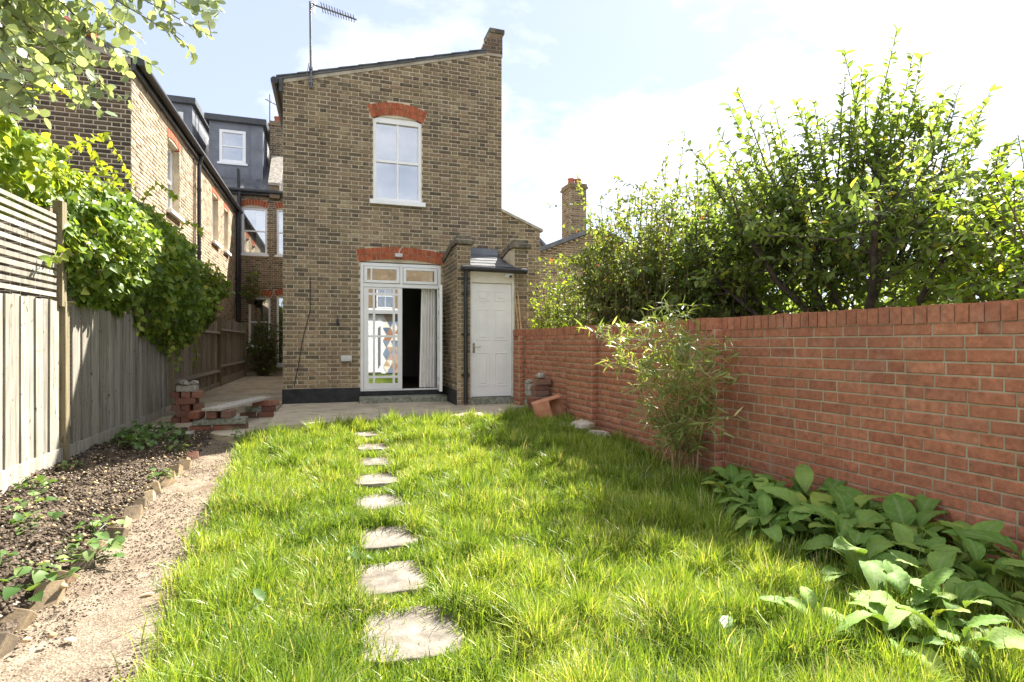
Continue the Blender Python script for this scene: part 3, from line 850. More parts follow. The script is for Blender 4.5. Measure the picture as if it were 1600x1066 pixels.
# slated roof between the parapets
rp = lambda y: 2.44 + (y - (YS - .04)) * .34
q = MB(); q.prism([(2.152, YS - .02, rp(YS - .02) - .03), (2.152, YF - .02, rp(YF) - .03), (2.152, YF - .02, rp(YF)), (2.152, YS - .02, rp(YS - .02))], (.746, 0, 0)); rf = q.build("roof", M["leadedge"], oh)
for rI in range(4):
    for c in range(4):
        x0 = 2.156 + c * .185 - (.09 if rI % 2 else 0); x1 = min(x0 + .182, 2.896); x0 = max(x0, 2.156)
        y0 = YS - .05 + rI * .24; y1 = y0 + .3
        q = MB(); q.prism([(x0, y0, rp(y0) + .012), (x0, y1, rp(y1) + .002), (x0, y1, rp(y1) + .01), (x0, y0, rp(y0) + .022)], (x1 - x0, 0, 0)); q.build("slate", M["slate"], rf)
q = MB(); q.box((2.156, YF - .1, rp(YF) - .02), (2.894, YF - .012, rp(YF) + .1)); q.build("lead_flashing", M["lead"], rf)
q = MB(); q.tube([(1.97, YS - .1, 2.40), (3.08, YS - .1, 2.385)], .045, 10); q.build("gutter", M["black"], oh)
q = MB()
q.tube([(2.06, YS - .08, 2.38), (2.06, YS - .06, 2.2), (2.06, YS - .06, .24)], .034, 10)
for z in (.7, 1.35, 2.0): q.tube([(2.06, YS - .06, z - .03), (2.06, YS - .06, z + .03)], .044, 10); q.box((1.99, YS - .04, z - .012), (2.13, YS - .0, z + .012))
q.build("downpipe", M["black"], oh)
q = MB(); fbox(q, OF, 2.151, 2.899, -.09, -.03, 2.19, 2.42); q.build("header_board", M["cream"], oh, bevel=.003)
q = MB()
for a, b, c, d in ((2.151, 2.175, .3, 2.19), (2.865, 2.899, .3, 2.19)): fbox(q, OF, a, b, -.1, -.03, c, d)
q.build("door_frame", M["old_white"], oh)
dr = MB(); fbox(dr, OF, 2.178, 2.862, -.1, -.062, .335, 2.185); drp = dr.build("door", M["white"], oh, bevel=.003)
for (a, b) in ((.09, .30), (.39, .60)):
    for (c, d) in ((.17, .72), (.92, 1.43), (1.56, 1.73)):
        u0, u1, z0, z1 = 2.178 + a, 2.178 + b, .335 + c, .335 + d
        k = MB(); P = OF.P; n0, n1 = -.0605, -.055
        # moulded rim and raised field
        for (e, f_, g_, h_) in ((u0, u1, z0, z0 + .018), (u0, u1, z1 - .018, z1), (u0, u0 + .018, z0 + .0185, z1 - .0185), (u1 - .018, u1, z0 + .0185, z1 - .0185)): fbox(k, OF, e, f_, n0, n1, g_, h_)
        fbox(k, OF, u0 + .045, u1 - .045, n0, n1 + .002, z0 + .045, z1 - .045)
        k.build("door_panel", M["white"], drp, bevel=.004)
k = MB(); fbox(k, OF, 2.2, 2.235, -.061, -.05, 1.05, 1.21); k.tube([OF.P(2.217, -.05, 1.15), OF.P(2.217, -.01, 1.15), OF.P(2.32, -.005, 1.148)], .009, 8); k.build("handle", M["chrome"], drp, bevel=.002)
k = MB(); fbox(k, OF, 2.15, 2.9, -.1, .03, .2, .325); k.build("door_step", M["lichen"], oh, bevel=.01)
# camera
t = thing("security_camera", "small white dome security camera above the outhouse door", "camera", (2.80, YS - .03, 2.3))
q = MB(); q.lathe((0, 0, 0), [(.045, 0), (.05, .02), (.045, .05), (.02, .065)], 14); o = q.build("mount", M["white"], t, smooth=True); o.matrix_basis = WM[t.name].inverted() @ (Matrix.Translation((2.78, YS + .03, 2.32)) @ Matrix.Rotation(pi / 2, 4, 'X'))
q = MB(); q.lathe((0, 0, 0), [(.03, -.02), (.038, .0), (.038, .05), (.03, .055)], 14); o = q.build("camera_body", M["old_white"], t, smooth=True); o.matrix_basis = WM[t.name].inverted() @ (Matrix.Translation((2.80, YS - .035, 2.31)) @ Matrix.Rotation(pi / 2 - .3, 4, 'X') @ Matrix.Rotation(0, 4, 'Y'))
q = MB(); q.lathe((0, 0, 0), [(.026, 0), (.024, .008), (.012, .014)], 14); o = q.build("lens", M["black"], t, smooth=True); o.matrix_basis = WM[t.name].inverted() @ (Matrix.Translation((2.80, YS - .088, 2.294)) @ Matrix.Rotation(pi / 2 - .3, 4, 'X'))
for i, (xa, xb, za, zb) in enumerate(((2.88, 3.0, 2.02, .55), (2.93, 3.01, 2.0, .56))):
    q = MB(); q.tube([(xa, YS - .06 - .02 * i, za), ((xa + xb) / 2 + .01, YS - .11 - .03 * i, (za + zb) / 2), (xb, YS - .16 - .04 * i, zb)], [.012, .014, .016], 7)
    tag(q.build("bamboo_cane", M["cane"]), ["thin bamboo cane leaning beside the outhouse door, nearer the door", "thin bamboo cane leaning beside the outhouse door, nearer the red wall"][i], "cane", "canes by the outhouse door")

# ================================================================== BOUNDARY WALL (red brick)
A = Vector((2.945, 8.62, 0)); B = Vector((wall_x(0.2) + 0, 0.2, 0))
Lw = (B - A).length; Uw = (B - A).normalized(); Nw = Vector((Uw.y, -Uw.x, 0))
if Nw.x > 0: Nw = -Nw
WF = Frame(A, Uw, Nw)
rw = thing("boundary_wall", "long red brick garden wall with brick on edge coping", "wall", (3.2, 4.0, 0))
q = MB(); fbox(q, WF, 0, Lw, -.215, 0, -.1, 1.32); q.build("wall_core", M["mortar_red"], rw)
zc0 = -.025
jobs = [(WF, lay(WF, 0, Lw, zc0, zc0 + 18 * .0747, .0747, 'garden', lambda z: [(0, Lw)], .0098))]
piers = [(-.01, .24, .0), (1.9, 2.55, .0), (4.32, 4.66, .0)]
for (a, b, _) in piers:
    q = MB(); fbox(q, WF, a, b, .001, .1, -.1, 1.32); q.build("pier_core", M["mortar_red"], rw)
    PFr = Frame(WF.P(0, .1, 0), Uw, Nw)
    jobs.append((PFr, lay(PFr, a, b, zc0, zc0 + 18 * .0747, .0747, 'flemish', lambda z, a=a, b=b: [(a, b)], .011)))
    EFr = Frame(WF.P(b, 0, 0), -Nw, Uw)
    jobs.append((EFr, lay(EFr, -.1, -.008, zc0, zc0 + 18 * .0747, .0747, 'stretcher', lambda z: [(-.1, -.008)], .011)))
AFr = Frame(WF.P(0, 0, 0), Nw, -Uw)
brickwork(rw, jobs, (M["red_o"], M["red_a"]), 300, .006)
ztop = zc0 + 18 * .0747
# coping: bricks on edge
cw = .0725
cm = bpy.data.meshes.new("coping_brick")
cb = MB(); cb.box((-.0315, -.012, 0), (.0315, .225, .104)); cm.from_pydata(cb.v, [], cb.f); cm.materials.append(M["red_o"])
for i in range(int(Lw / cw)):
    u = (i + .5) * cw; pier = any(a < u < b for a, b, _ in piers)
    c = WF.P(u, (.1 if pier else 0) + R.uniform(-.003, .003), ztop + R.uniform(-.004, .003))
    tw = R.uniform(-.012, .012)
    X = (Uw + Vector((0, 0, tw))).normalized(); Yv = -Nw * (1.45 if pier else 1); Zv = Vector((0, 0, 1))
    Mx = Matrix(((X.x, Yv.x, Zv.x, c.x), (X.y, Yv.y, Zv.y, c.y), (X.z, Yv.z, Zv.z, c.z), (0, 0, 0, 1)))
    put(bpy.data.objects.new("coping_brick", cm), rw, Mx)
q = MB(); fbox(q, WF, 0, Lw, -.21, .002, ztop - .002, ztop + .096); q.build("coping_bed", M["mortar_red"], rw)
# round vent / lamp on the pier
t = thing("wall_lamp", "round weathered bulkhead lamp on the wall pier behind the bamboo", "lamp", WF.P(4.15, 0, 1.05))
q = MB(); q.lathe((0, 0, 0), [(.085, 0), (.09, .03), (.075, .07), (.04, .095), (.01, .1)], 16)
X, Yv, Zv = Uw, Vector((0, 0, 1)), Nw; c = WF.P(4.15, .005, 1.12)
o = q.build("lamp_cover", M["lichen"], t, smooth=True); o.matrix_basis = WM[t.name].inverted() @ Matrix(((X.x, Yv.x, Zv.x, c.x), (X.y, Yv.y, Zv.y, c.y), (X.z, Yv.z, Zv.z, c.z), (0, 0, 0, 1)))
q = MB(); q.lathe((0, 0, 0), [(.1, 0), (.1, .015), (.088, .02)], 16); o = q.build("back_plate", M["leadedge"], t, smooth=True); o.matrix_basis = WM[t.name].inverted() @ Matrix(((X.x, Yv.x, Zv.x, c.x), (X.y, Yv.y, Zv.y, c.y), (X.z, Yv.z, Zv.z, c.z), (0, 0, 0, 1)))

# ================================================================== FENCE
FX = -2.45
bmesh_cache = {}


def board_mesh(w, t, h, mat):
    k = (w, t, h, mat.name)
    if k not in bmesh_cache:
        q = MB(); q.box((-t / 2, -w / 2, 0), (t / 2, w / 2, h)); me = bpy.data.meshes.new("board"); me.from_pydata(q.v, [], q.f); me.materials.append(mat); bmesh_cache[k] = me
    return bmesh_cache[k]


def fence_bay(y0, y1, z0, z1, front, label, gb=True):
    t = thing("timber_fence", label, "fence", (FX, (y0 + y1) / 2, 0), "bays of the timber fence")
    n = int((y1 - y0 - .1) / .118); wd = (y1 - y0 - .1) / n
    zb = z0 + (.2 if gb else 0)
    for i in range(n):
        me = board_mesh(.128, .016, round(z1 - zb, 3), M["fence"])
        x = FX + (.012 if front else -.02) + (.006 if i % 2 else -.004) + R.uniform(-.002, .002)
        Mx = Matrix.Translation((x, y0 + .1 + (i + .5) * wd, zb + R.uniform(-.004, .004))) @ Matrix.Rotation(R.uniform(-.035, .035) + .05, 4, 'Z') @ Matrix.Rotation(R.uniform(-.006, .006), 4, 'X') @ Matrix.Diagonal((1, R.uniform(.86, 1.06), R.uniform(.993, 1.004), 1))
        put(bpy.data.objects.new("board", me), t, Mx)
    q = MB(); q.box((FX - .05, y0 - .0, 0 + z0 - .1), (FX + .055, y0 + .1, z1 + .03), jit=.004); q.build("post", M["post"], t, bevel=.005)
    if gb:
        q = MB(); q.box((FX - .005, y0 + .105, z0 - .06), (FX + .035, y1 - .005, z0 + .208), jit=.006); q.build("gravel_board", M["fence"], t, bevel=.004)
    if not front:
        for z in (z0 + .42, z1 - .32):
            q = MB(); q.prism([(FX - .005, y0 + .1, z), (FX + .055, y0 + .1, z + .03), (FX - .005, y0 + .1, z + .085)], (0, y1 - y0 - .1, 0)); q.build("arris_rail", M["fence"], t)
    return t


fence_bay(2.5, 6.36, 0, 1.60, True, "sunlit weathered timber fence panel under the slatted trellis")
fence_bay(6.36, 10.2, 0, 1.58, True, "grey weathered timber fence panel with gravel board under the climber")
fence_bay(10.2, 14.3, .1, 1.72, False, "shaded timber fence bay with rails beyond the climber")
fence_bay(14.3, 18.4, .2, 1.80, False, "farthest shaded timber fence bay near the rear house")
q = MB(); q.box((FX - .05, 18.4, .1), (FX + .05, 18.5, 1.83)); tag(q.build("fence_post", M["post"], bevel=.005), "last timber post at the far end of the fence", "post")
# slatted trellis
for y0, y1, lab in ((2.6, 6.3, "sunlit slatted timber trellis on top of the near fence panel"), (6.42, 9.6, "shaded slatted timber trellis behind the hanging climber")):
    t = thing("trellis", lab, "trellis", (FX, (y0 + y1) / 2, 1.6), "slatted trellis on the fence")
    for i in range(12):
        q = MB(); z = 1.635 + i * .067; q.box((FX - .005, y0, z), (FX + .013, y1, z + .039), jit=.003); q.build("slat", M["fence"], t)
    for y in (y0 + .05, (y0 + y1) / 2, y1 - .06):
        q = MB(); q.box((FX - .045, y - .025, 1.6), (FX - .008, y + .025, 2.46)); q.build("batten", M["post"], t)
q = MB(); q.box((FX - .03, 6.31, 1.55), (FX + .05, 6.41, 2.55)); tag(q.build("trellis_post", M["post"], bevel=.004), "upright timber post between the two trellis panels", "post")

# ================================================================== NEIGHBOUR HOUSE (left)
XN, YN = -2.82, 9.66
nb = thing("neighbour_house", "neighbouring brick house with sunlit side wall and dark shaded end wall", "house", (-4.6, YN, 0))
NE = Frame((0, YN, 0), (1, 0, 0), (0, -1, 0)); NS = Frame((XN, 0, 0), (0, 1, 0), (1, 0, 0))
nz = lambda x: 5.42 + .33 * (XN - x)
swin = [(11.6, 12.45, 3.66, 4.98), (15.65, 16.45, 3.80, 5.0), (17.3, 17.95, 3.82, 5.0), (14.9, 15.75, 1.0, 2.45)]
w = MB()
wall_cells(w, NS, YN, 19.7, 0, 5.42, swin, -.3, 0)
w.prism([(XN - .3, YN, 0), (-6.6, YN, 0), (-6.6, YN, nz(-6.6)), (XN, YN, nz(XN)), (XN, YN, 5.42), (XN - .3, YN, 5.41)], (0, .3, 0))
w.box((-6.6, YN + .3, 0), (XN - .95, 19.7, 5.3))
w.build("wall", M["mortar"], nb)
holes_n = [arch(nb, NS, (a + b) / 2, (b - a) / 2 + .01, d - .02, .07, M["rub_o"], 1, .16) for a, b, c, d in swin]


def solid_s(z):
    hs = [h(z) for h in holes_n] + [(a, b) for a, b, c, d in swin if c < z < d]
    return cut([(YN, 19.7)], hs)


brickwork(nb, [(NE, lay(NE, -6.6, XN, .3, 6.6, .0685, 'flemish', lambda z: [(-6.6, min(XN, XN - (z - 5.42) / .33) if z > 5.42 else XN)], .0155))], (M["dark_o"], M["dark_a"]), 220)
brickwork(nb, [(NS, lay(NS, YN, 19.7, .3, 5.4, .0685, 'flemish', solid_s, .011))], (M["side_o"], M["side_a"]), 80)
for i, (a, b, c, d) in enumerate(swin):
    sash_window(nb, NS, a, b, c, d - .02, .06, n=-.14, cols=1, rows=2, sillout=.09)
q = MB(); q.prism([(XN + .14, YN - .03, nz(XN + .14) + .03), (-6.7, YN - .03, nz(-6.7) + .03), (-6.7, YN - .03, nz(-6.7) + .12), (XN + .14, YN - .03, nz(XN + .14) + .12)], (0, 10, 0)); q.build("roof", M["slate"], nb)
q = MB(); q.prism([(XN, YN - .02, nz(XN) - .07), (-6.6, YN - .02, nz(-6.6) - .07), (-6.6, YN - .02, nz(-6.6) + .028), (XN, YN - .02, nz(XN) + .028)], (0, .08, 0)); q.build("verge_fillet", M["cement"], nb)
q = MB(); q.tube([(XN + .13, YN - .05, 5.40), (XN + .13, 19.6, 5.40)], .06, 10); q.build("gutter", M["black"], nb)
q = MB(); q.box((XN + .012, YN - .01, 5.28), (XN + .06, 19.6, 5.44)); q.build("fascia", M["leadedge"], nb)
for y, z0 in ((13.85, .4), (19.2, .4)):
    q = MB(); q.tube([(XN + .13, y, 5.36), (XN + .07, y, 5.15), (XN + .07, y, z0)], .04, 9)
    for z in (1.5, 3.2, 4.6): q.tube([(XN + .07, y, z - .03), (XN + .07, y, z + .03)], .05, 9)
    q.build("downpipe", M["black"], nb)
q = MB(); q.tube([(XN + .03, 13.55, 5.2), (XN + .03, 13.55, 2.4)], .012, 6); q.build("cable", M["plinth"], nb)
for i in range(5):
    x = XN - .55 - i * .3
    q = MB(); q.tube([(x - .14, YN - .06, nz(x - .14) + .16), (x + .14, YN - .06, nz(x + .14) + .15)], [.085, .075], 9); q.build("ridge_tile", M["roofred"], nb)
q = MB(); q.box((-3.95, YN - .06, 3.32), (-3.84, YN - .005, 3.42)); q.build("alarm_box", M["bluepl"], nb)

# ================================================================== REAR MAIN HOUSE (end of the side return)
YB = 19.72
bh = thing("rear_house", "rear brick terrace house with slate roof at the end of the side passage", "house", (-1.8, YB, 0))
BFm = Frame((0, YB, 0), (1, 0, 0), (0, -1, 0))
bw = [(-2.70, -1.95, 4.1, 5.6), (-1.66, -.9, 4.1, 5.6), (-2.5, -1.85, 1.1, 2.7), (-1.66, -.9, .5, 2.75)]
w = MB(); wall_cells(w, BFm, -4.5, hx1, 0, 6.1, bw, -.3, 0); w.box((-4.5, YB + .95, 0), (hx1, YB + 8, 6.1)); w.build("wall", M["mortar"], bh)
hb = [arch(bh, BFm, (a + b) / 2, (b - a) / 2 + .01, d, .07, M["rub_o"], 1, .2) for a, b, c, d in bw]
brickwork(bh, [(BFm, lay(BFm, XN, -.6, .3, 6.05, .0685, 'flemish', lambda z: cut([(XN, -.6)], [h(z) for h in hb] + [(a, b) for a, b, c, d in bw if c - .08 < z < d]), .011))], (M["stock_o"], M["stock_a"]), 40)
for i, (a, b, c, d) in enumerate(bw): sash_window(bh, BFm, a, b, c, d, .06, n=-.07, cols=1, rows=2, fw=.06)
q = MB(); fbox(q, BFm, -2.3, -2.04, -.25, -.23, 4.2, 5.5); q.build("curtain", M["curtain"], bh)
q = MB(); q.prism([(-9, YB - .2, 6.1), (-9, YB + 4.5, 10.0), (-9, YB + 9, 6.1)], (12.2, 0, 0)); rfb = q.build("roof", M["slate"], bh)
for rI in range(9):
    for c in range(9):
        x0 = -2.2 + c * .26 - (.13 if rI % 2 else 0); y0 = YB - .22 + rI * .2; z0 = 6.1 + (y0 - YB + .2) * .83
        q = MB(); q.prism([(x0, y0, z0 + .01), (x0 + .252, y0, z0 + .01), (x0 + .252, y0 + .24, z0 + .2 + .01), (x0, y0 + .24, z0 + .2 + .01)], (0, -.006, .012)); q.build("slate", M["slate"], rfb)
q = MB(); q.tube([(-4.4, YB - .26, 6.08), (-.6, YB - .26, 6.08)], .06, 9); q.build("gutter", M["black"], bh)
q = MB(); q.box((-4.4, YB - .2, 5.98), (-.6, YB - .015, 6.12)); q.build("fascia", M["leadedge"], bh)
q = MB(); q.tube([(-2.76, YB - .12, .3), (-2.76, YB - .12, 6.0), (-2.76, YB - .22, 6.75)], .055, 9); q.build("soil_pipe", M["black"], bh)
q = MB(); q.tube([(-2.72, YB - .3, 6.0), (-2.74, YB - .32, 5.6), (-2.74, YB - .32, .3)], .04, 9); q.build("downpipe", M["black"], bh)


def dormer(x0, x1, y, z0, z1, win, lab):
    t = thing("dormer", lab, "dormer", ((x0 + x1) / 2, y, z0), "dormers on the rear roofs")
    F2 = Frame((0, y, 0), (1, 0, 0), (0, -1, 0))
    q = MB(); wall_cells(q, F2, x0, x1, z0, z1, [win], -.12, 0); q.box((x0, y + .7, z0), (x1, y + 3.5, z1)); q.box((x0, y + .12, z0), (x0 + .1, y + .7, z1)); q.box((x1 - .1, y + .12, z0), (x1, y + .7, z1)); q.build("cheek", M["lead"], t)
    q = MB(); q.prism([(x0 - .12, y - .14, z1), (x1 + .12, y - .14, z1), (x1 + .12, y - .14, z1 + .2), (x0 - .12, y - .14, z1 + .2)], (0, 3.6, .0)); q.build("roof", M["leadedge"], t, bevel=.02)
    for i in range(1, 4):
        xx = x0 + (x1 - x0) * i / 4
        if win[0] - .05 < xx < win[1] + .05: continue
        q = MB(); q.tube([(xx, y - .004, z0), (xx, y - .004, z1)], .016, 6); q.build("lead_roll", M["lead"], t)
    for yy in (y + .4, y + .9): q = MB(); q.tube([(x1 + .002, yy, z0 + .1), (x1 + .002, yy, z1)], .016, 6); q.build("lead_roll", M["lead"], t)
    sash_window(t, F2, *win, n=-.02, cols=1, rows=2, fw=.09, sillout=.05)


dormer(-3.72, -2.12, YB + .45, 6.2, 8.42, (-3.42, -2.64, 7.12, 8.18), "grey lead dormer with white sash window on the rear roof")
dormer(-6.3, -4.15, YB + .2, 6.2, 8.75, (-5.0, -4.4, 7.3, 8.5), "partly hidden grey dormer behind the neighbouring gutter")


def chimney(name, label, x0, x1, y0, y1, z0, z1, pots, mats, mort, nb_=40):
    t = thing(name, label, "chimney", ((x0 + x1) / 2, (y0 + y1) / 2, z0))
    q = MB(); q.box((x0, y0, z0), (x1, y1, z1)); q.build("stack", mort, t)
    f1 = Frame((0, y0, 0), (1, 0, 0), (0, -1, 0)); f2 = Frame((x0, 0, 0), (0, -1, 0), (-1, 0, 0))
    brickwork(t, [(f1, lay(f1, x0, x1, z0, z1, .075, 'flemish', lambda z: [(x0, x1)], .012)), (f2, lay(f2, -y1, -y0, z0, z1, .075, 'flemish', lambda z: [(-y1, -y0)], .012))], mats, nb_)
    q = MB(); q.box((x0 - .05, y0 - .05, z1 + .001), (x1 + .05, y1 + .05, z1 + .08)); q.box((x0 - .02, y0 - .02, z1 + .081), (x1 + .02, y1 + .02, z1 + .17)); q.build("corbel", mats[1], t, bevel=.01)
    for (px_, py_, h) in pots:
        q = MB(); q.lathe((px_, py_, z1 + .17), [(.13, 0), (.12, .06), (.1, h * .8), (.125, h * .85), (.125, h), (.08, h), (.08, h - .1)], 14); q.build("pot", M["roofred"], t, smooth=True)


chimney("chimney", "tall brick chimney stack with pot beyond the side passage", -1.98, -1.3, YB + 1.2, YB + 2.0, 6.6, 8.75, [(-1.75, YB + 1.5, .25), (-1.45, YB + 1.5, .25)], (M["stock_o"], M["stock_a"]), M["mortar"])
q = MB(); q.tube([(-2.0, YB + 1.4, 8.5), (-2.0, YB + 1.4, 9.9)], .02, 6); q.tube([(-2.15, YB + 1.35, 9.7), (-1.5, YB + 1.3, 9.4)], .015, 5)
for i in range(6): q.tube([(-2.05 + i * .1, YB + 1.2, 9.65 - i * .045), (-2.05 + i * .1, YB + 1.5, 9.7 - i * .045)], .012, 4)
tag(q.build("far_aerial", M["metal"]), "small distant television aerial beside the far chimney", "aerial")
t = thing("parapet", "stepped brick parapet with pale coping rising beside the rear roof", "parapet", (-1.6, YB, 6))
q = MB(); q.prism([(-1.85, YB - .25, 5.9), (-1.85, YB - .25, 6.3), (-1.85, YB + .9, 7.5), (-1.85, YB + 1.1, 7.5), (-1.85, YB + 1.1, 5.9)], (.3, 0, 0)); q.build("wall", M["stock_a"], t)
q = MB(); q.prism([(-1.89, YB - .3, 6.3), (-1.89, YB + .88, 7.52), (-1.89, YB + .88, 7.6), (-1.89, YB - .3, 6.38)], (.38, 0, 0)); q.build("coping", M["rubble"], t)

# low party wall and far houses to the right
t = thing("party_wall", "low brick wall with sloping top behind the outhouse", "wall", (3.45, 9.95, 0))
pf = Frame((0, 9.97, 0), (1, 0, 0), (0, -1, 0))
q = MB(); q.prism([pf.P(3.005, 0, 0), pf.P(3.82, 0, 0), pf.P(3.82, 0, 3.35), pf.P(3.005, 0, 3.68)], (0, 3.5, 0)); q.build("wall", M["mortar"], t)
brickwork(t, [(pf, lay(pf, 3.005, 3.82, .3, 3.7, .0685, 'flemish', lambda z: [(3.005, 3.82 if z < 3.35 else 3.82 - (z - 3.35) * 2.47)], .011))], (M["stock_o"], M["stock_a"]), 120)
q = MB(); q.prism([pf.P(2.99, .04, 3.69), pf.P(3.87, .04, 3.335), pf.P(3.87, .04, 3.385), pf.P(2.99, .04, 3.74)], (0, 3.5, 0)); q.build("coping", M["cement"], t)
fh = thing("far_house", "pinkish brick house with slate roof half hidden by the shrubs", "house", (9, 18, 0))
q = MB(); q.prism([(6.1, 16.3, 0), (10.2, 16.3, 0), (10.2, 16.3, 4.0), (8.15, 16.3, 4.82), (6.1, 16.3, 4.0)], (0, 8, 0)); q.build("wall", M["mortar"], fh)
ffr = Frame((0, 16.3, 0), (1, 0, 0), (0, -1, 0))
brickwork(fh, [(ffr, lay(ffr, 6.1, 9.8, 1.6, 5.4, .075, 'flemish', lambda z: [(max(6.1, 6.1 + (z - 3.98) * 2.5), min(9.8, 10.2 - max(0, z - 3.98) * 2.5))], .012))], (M["stock_o"], M["stock_a"]), 60)
q = MB(); q.prism([(5.85, 16.1, 3.92), (8.15, 16.1, 4.84), (10.45, 16.1, 3.92), (10.45, 16.1, 4.06), (8.15, 16.1, 4.98), (5.85, 16.1, 4.06)], (0, 8.4, 0)); q.build("roof", M["slate"], fh)
q = MB(); q.tube([(5.84, 16.05, 3.95), (5.84, 24, 3.95)], .06, 8); q.build("gutter", M["black"], fh)
chimney("far_chimney", "tall distant brick chimney stack standing above the right-hand shrubs", 7.68, 8.28, 17.2, 17.9, 4.2, 6.45, [(7.85, 17.5, .22), (8.1, 17.5, .22)], (M["stock_o"], M["stock_a"]), M["mortar"])
t = thing("far_gable", "distant grey slate gable roof beside the low brick wall", "house", (7, 26, 0))
q = MB(); q.prism([(7.2, 26, 0), (11.0, 26, 0), (11, 26, 5.2), (9.1, 26, 7.0), (7.2, 26, 5.2)], (0, 6, 0)); q.build("wall", M["mortar_dark"], t)
q = MB(); q.prism([(7.0, 25.8, 5.05), (9.1, 25.8, 7.05), (11.2, 25.8, 5.05), (11.2, 25.8, 5.2), (9.1, 25.8, 7.22), (7.0, 25.8, 5.2)], (0, 6.3, 0)); q.build("roof", M["slate"], t)

# ================================================================== STUDIO AND HOUSE BEHIND THE CAMERA (seen in the glass)
st = thing("garden_studio", "white garden studio with tiled mural reflected in the french window", "studio", (2, -3.2, 0))
q = MB(); q.box((-.2, -6.2, 0), (4.2, -3.2, 2.36)); q.build("wall", M["old_white"], st)
q = MB(); q.box((-.4, -6.4, 2.42), (4.4, -3.0, 2.6)); q.build("fascia", M["white"], st)
q = MB(); q.box((-.3, -6.3, 2.361), (4.3, -3.1, 2.419)); q.build("eaves", M["leadedge"], st)
q = MB(); q.box((1.3, -3.199, .05), (1.98, -3.14, 2.1)); q.build("door", M["white"], st, bevel=.01)
q = MB(); q.tube([(1.9, -3.1, .3), (1.9, -3.1, 1.9)], .02, 8); q.build("door_bar", M["black"], st)
mur = [surf("mural_" + nm_, c_, tuple(x * 1.15 for x in c_), 5, .6, 20, .1) for nm_, c_ in (("rust", (.3, .15, .09)), ("blue", (.16, .21, .29)), ("tan", (.4, .3, .19)), ("slate", (.1, .14, .2)), ("pale", (.6, .56, .48)), ("pink", (.4, .26, .19)))]
tw = .3; th_ = .26
for i in range(5):
    for k in range(9):
        for up in (0, 1):
            x = 2.02 + i * tw / 1.0 * .5 + 0; z = .02 + k * th_
            if (i + k + up) % 2: tri = [(x, z), (x + tw, z), (x + tw / 2, z + th_)]
            else: tri = [(x, z + th_), (x + tw / 2, z), (x + tw, z + th_)]
            if up or tri[1][0] > 2.9: continue
            q = MB(); q.prism([(a * .98 + .04, -3.199, b) for a, b in tri], (0, .012, 0)); q.build("mural_tile", mur[R.randrange(6)], st)
rb = thing("opposite_house", "brick house behind the photographer reflected in the transom glass", "house", (3, -14, 0))
q = MB(); q.box((-3, -22, 0), (9, -14, 6.8)); q.build("wall", M["stock_a"], rb)
q = MB(); q.prism([(-3.2, -13.8, 6.8), (-3.2, -22, 6.8), (-3.2, -18, 9.5)], (12.4, 0, 0)); q.build("roof", M["slate"], rb)
RFm = Frame((0, -14, 0), (-1, 0, 0), (0, 1, 0))
for x in (-3.6, -6.2, -.9, 1.6): sash_window(rb, RFm, x, x + 1.0, 3.3, 4.7, 0, n=.07, back=False)

# ================================================================== STEPPING STONES
for i, (x, y, w_, h_) in enumerate([(.315, 2.27, .40, .42), (.29, 2.83, .37, .38), (.325, 3.43, .38, .38), (.36, 4.19, .38, .4), (.38, 4.86, .36, .4), (.41, 5.5, .36, .4), (.45, 6.2, .34, .4), (.42, 7.02, .32, .36)]):
    q = MB(); n = 28; zz = float(zt(x, y)) + .026
    a = R.uniform(-.12, .12); pts = []
    for k in range(n):
        t = 2 * pi * (k + .5) / n; c, s = math.cos(t), math.sin(t)
        sq = 1 / max(abs(c), abs(s)); rr = (.9 * min(sq, 1.3) + .1) * R.uniform(.965, 1.02)
        px_, py_ = c * rr * w_ / 2, s * rr * h_ / 2
        pts.append((x + px_ * math.cos(a) - py_ * math.sin(a), y + px_ * math.sin(a) + py_ * math.cos(a), zz - .03))
    q.prism(pts, (0, 0, .045))
    tag(q.build("stepping_stone", M["stone"], bevel=.008), "pale worn stepping stone in the grass, %s from the camera" % ordinal(i), "stepping stone", "stepping stones across the lawn")

# ================================================================== GRASS
stones = [(.315, 2.27), (.29, 2.83), (.325, 3.43), (.36, 4.19), (.38, 4.86), (.41, 5.5), (.45, 6.2), (.42, 7.02)]


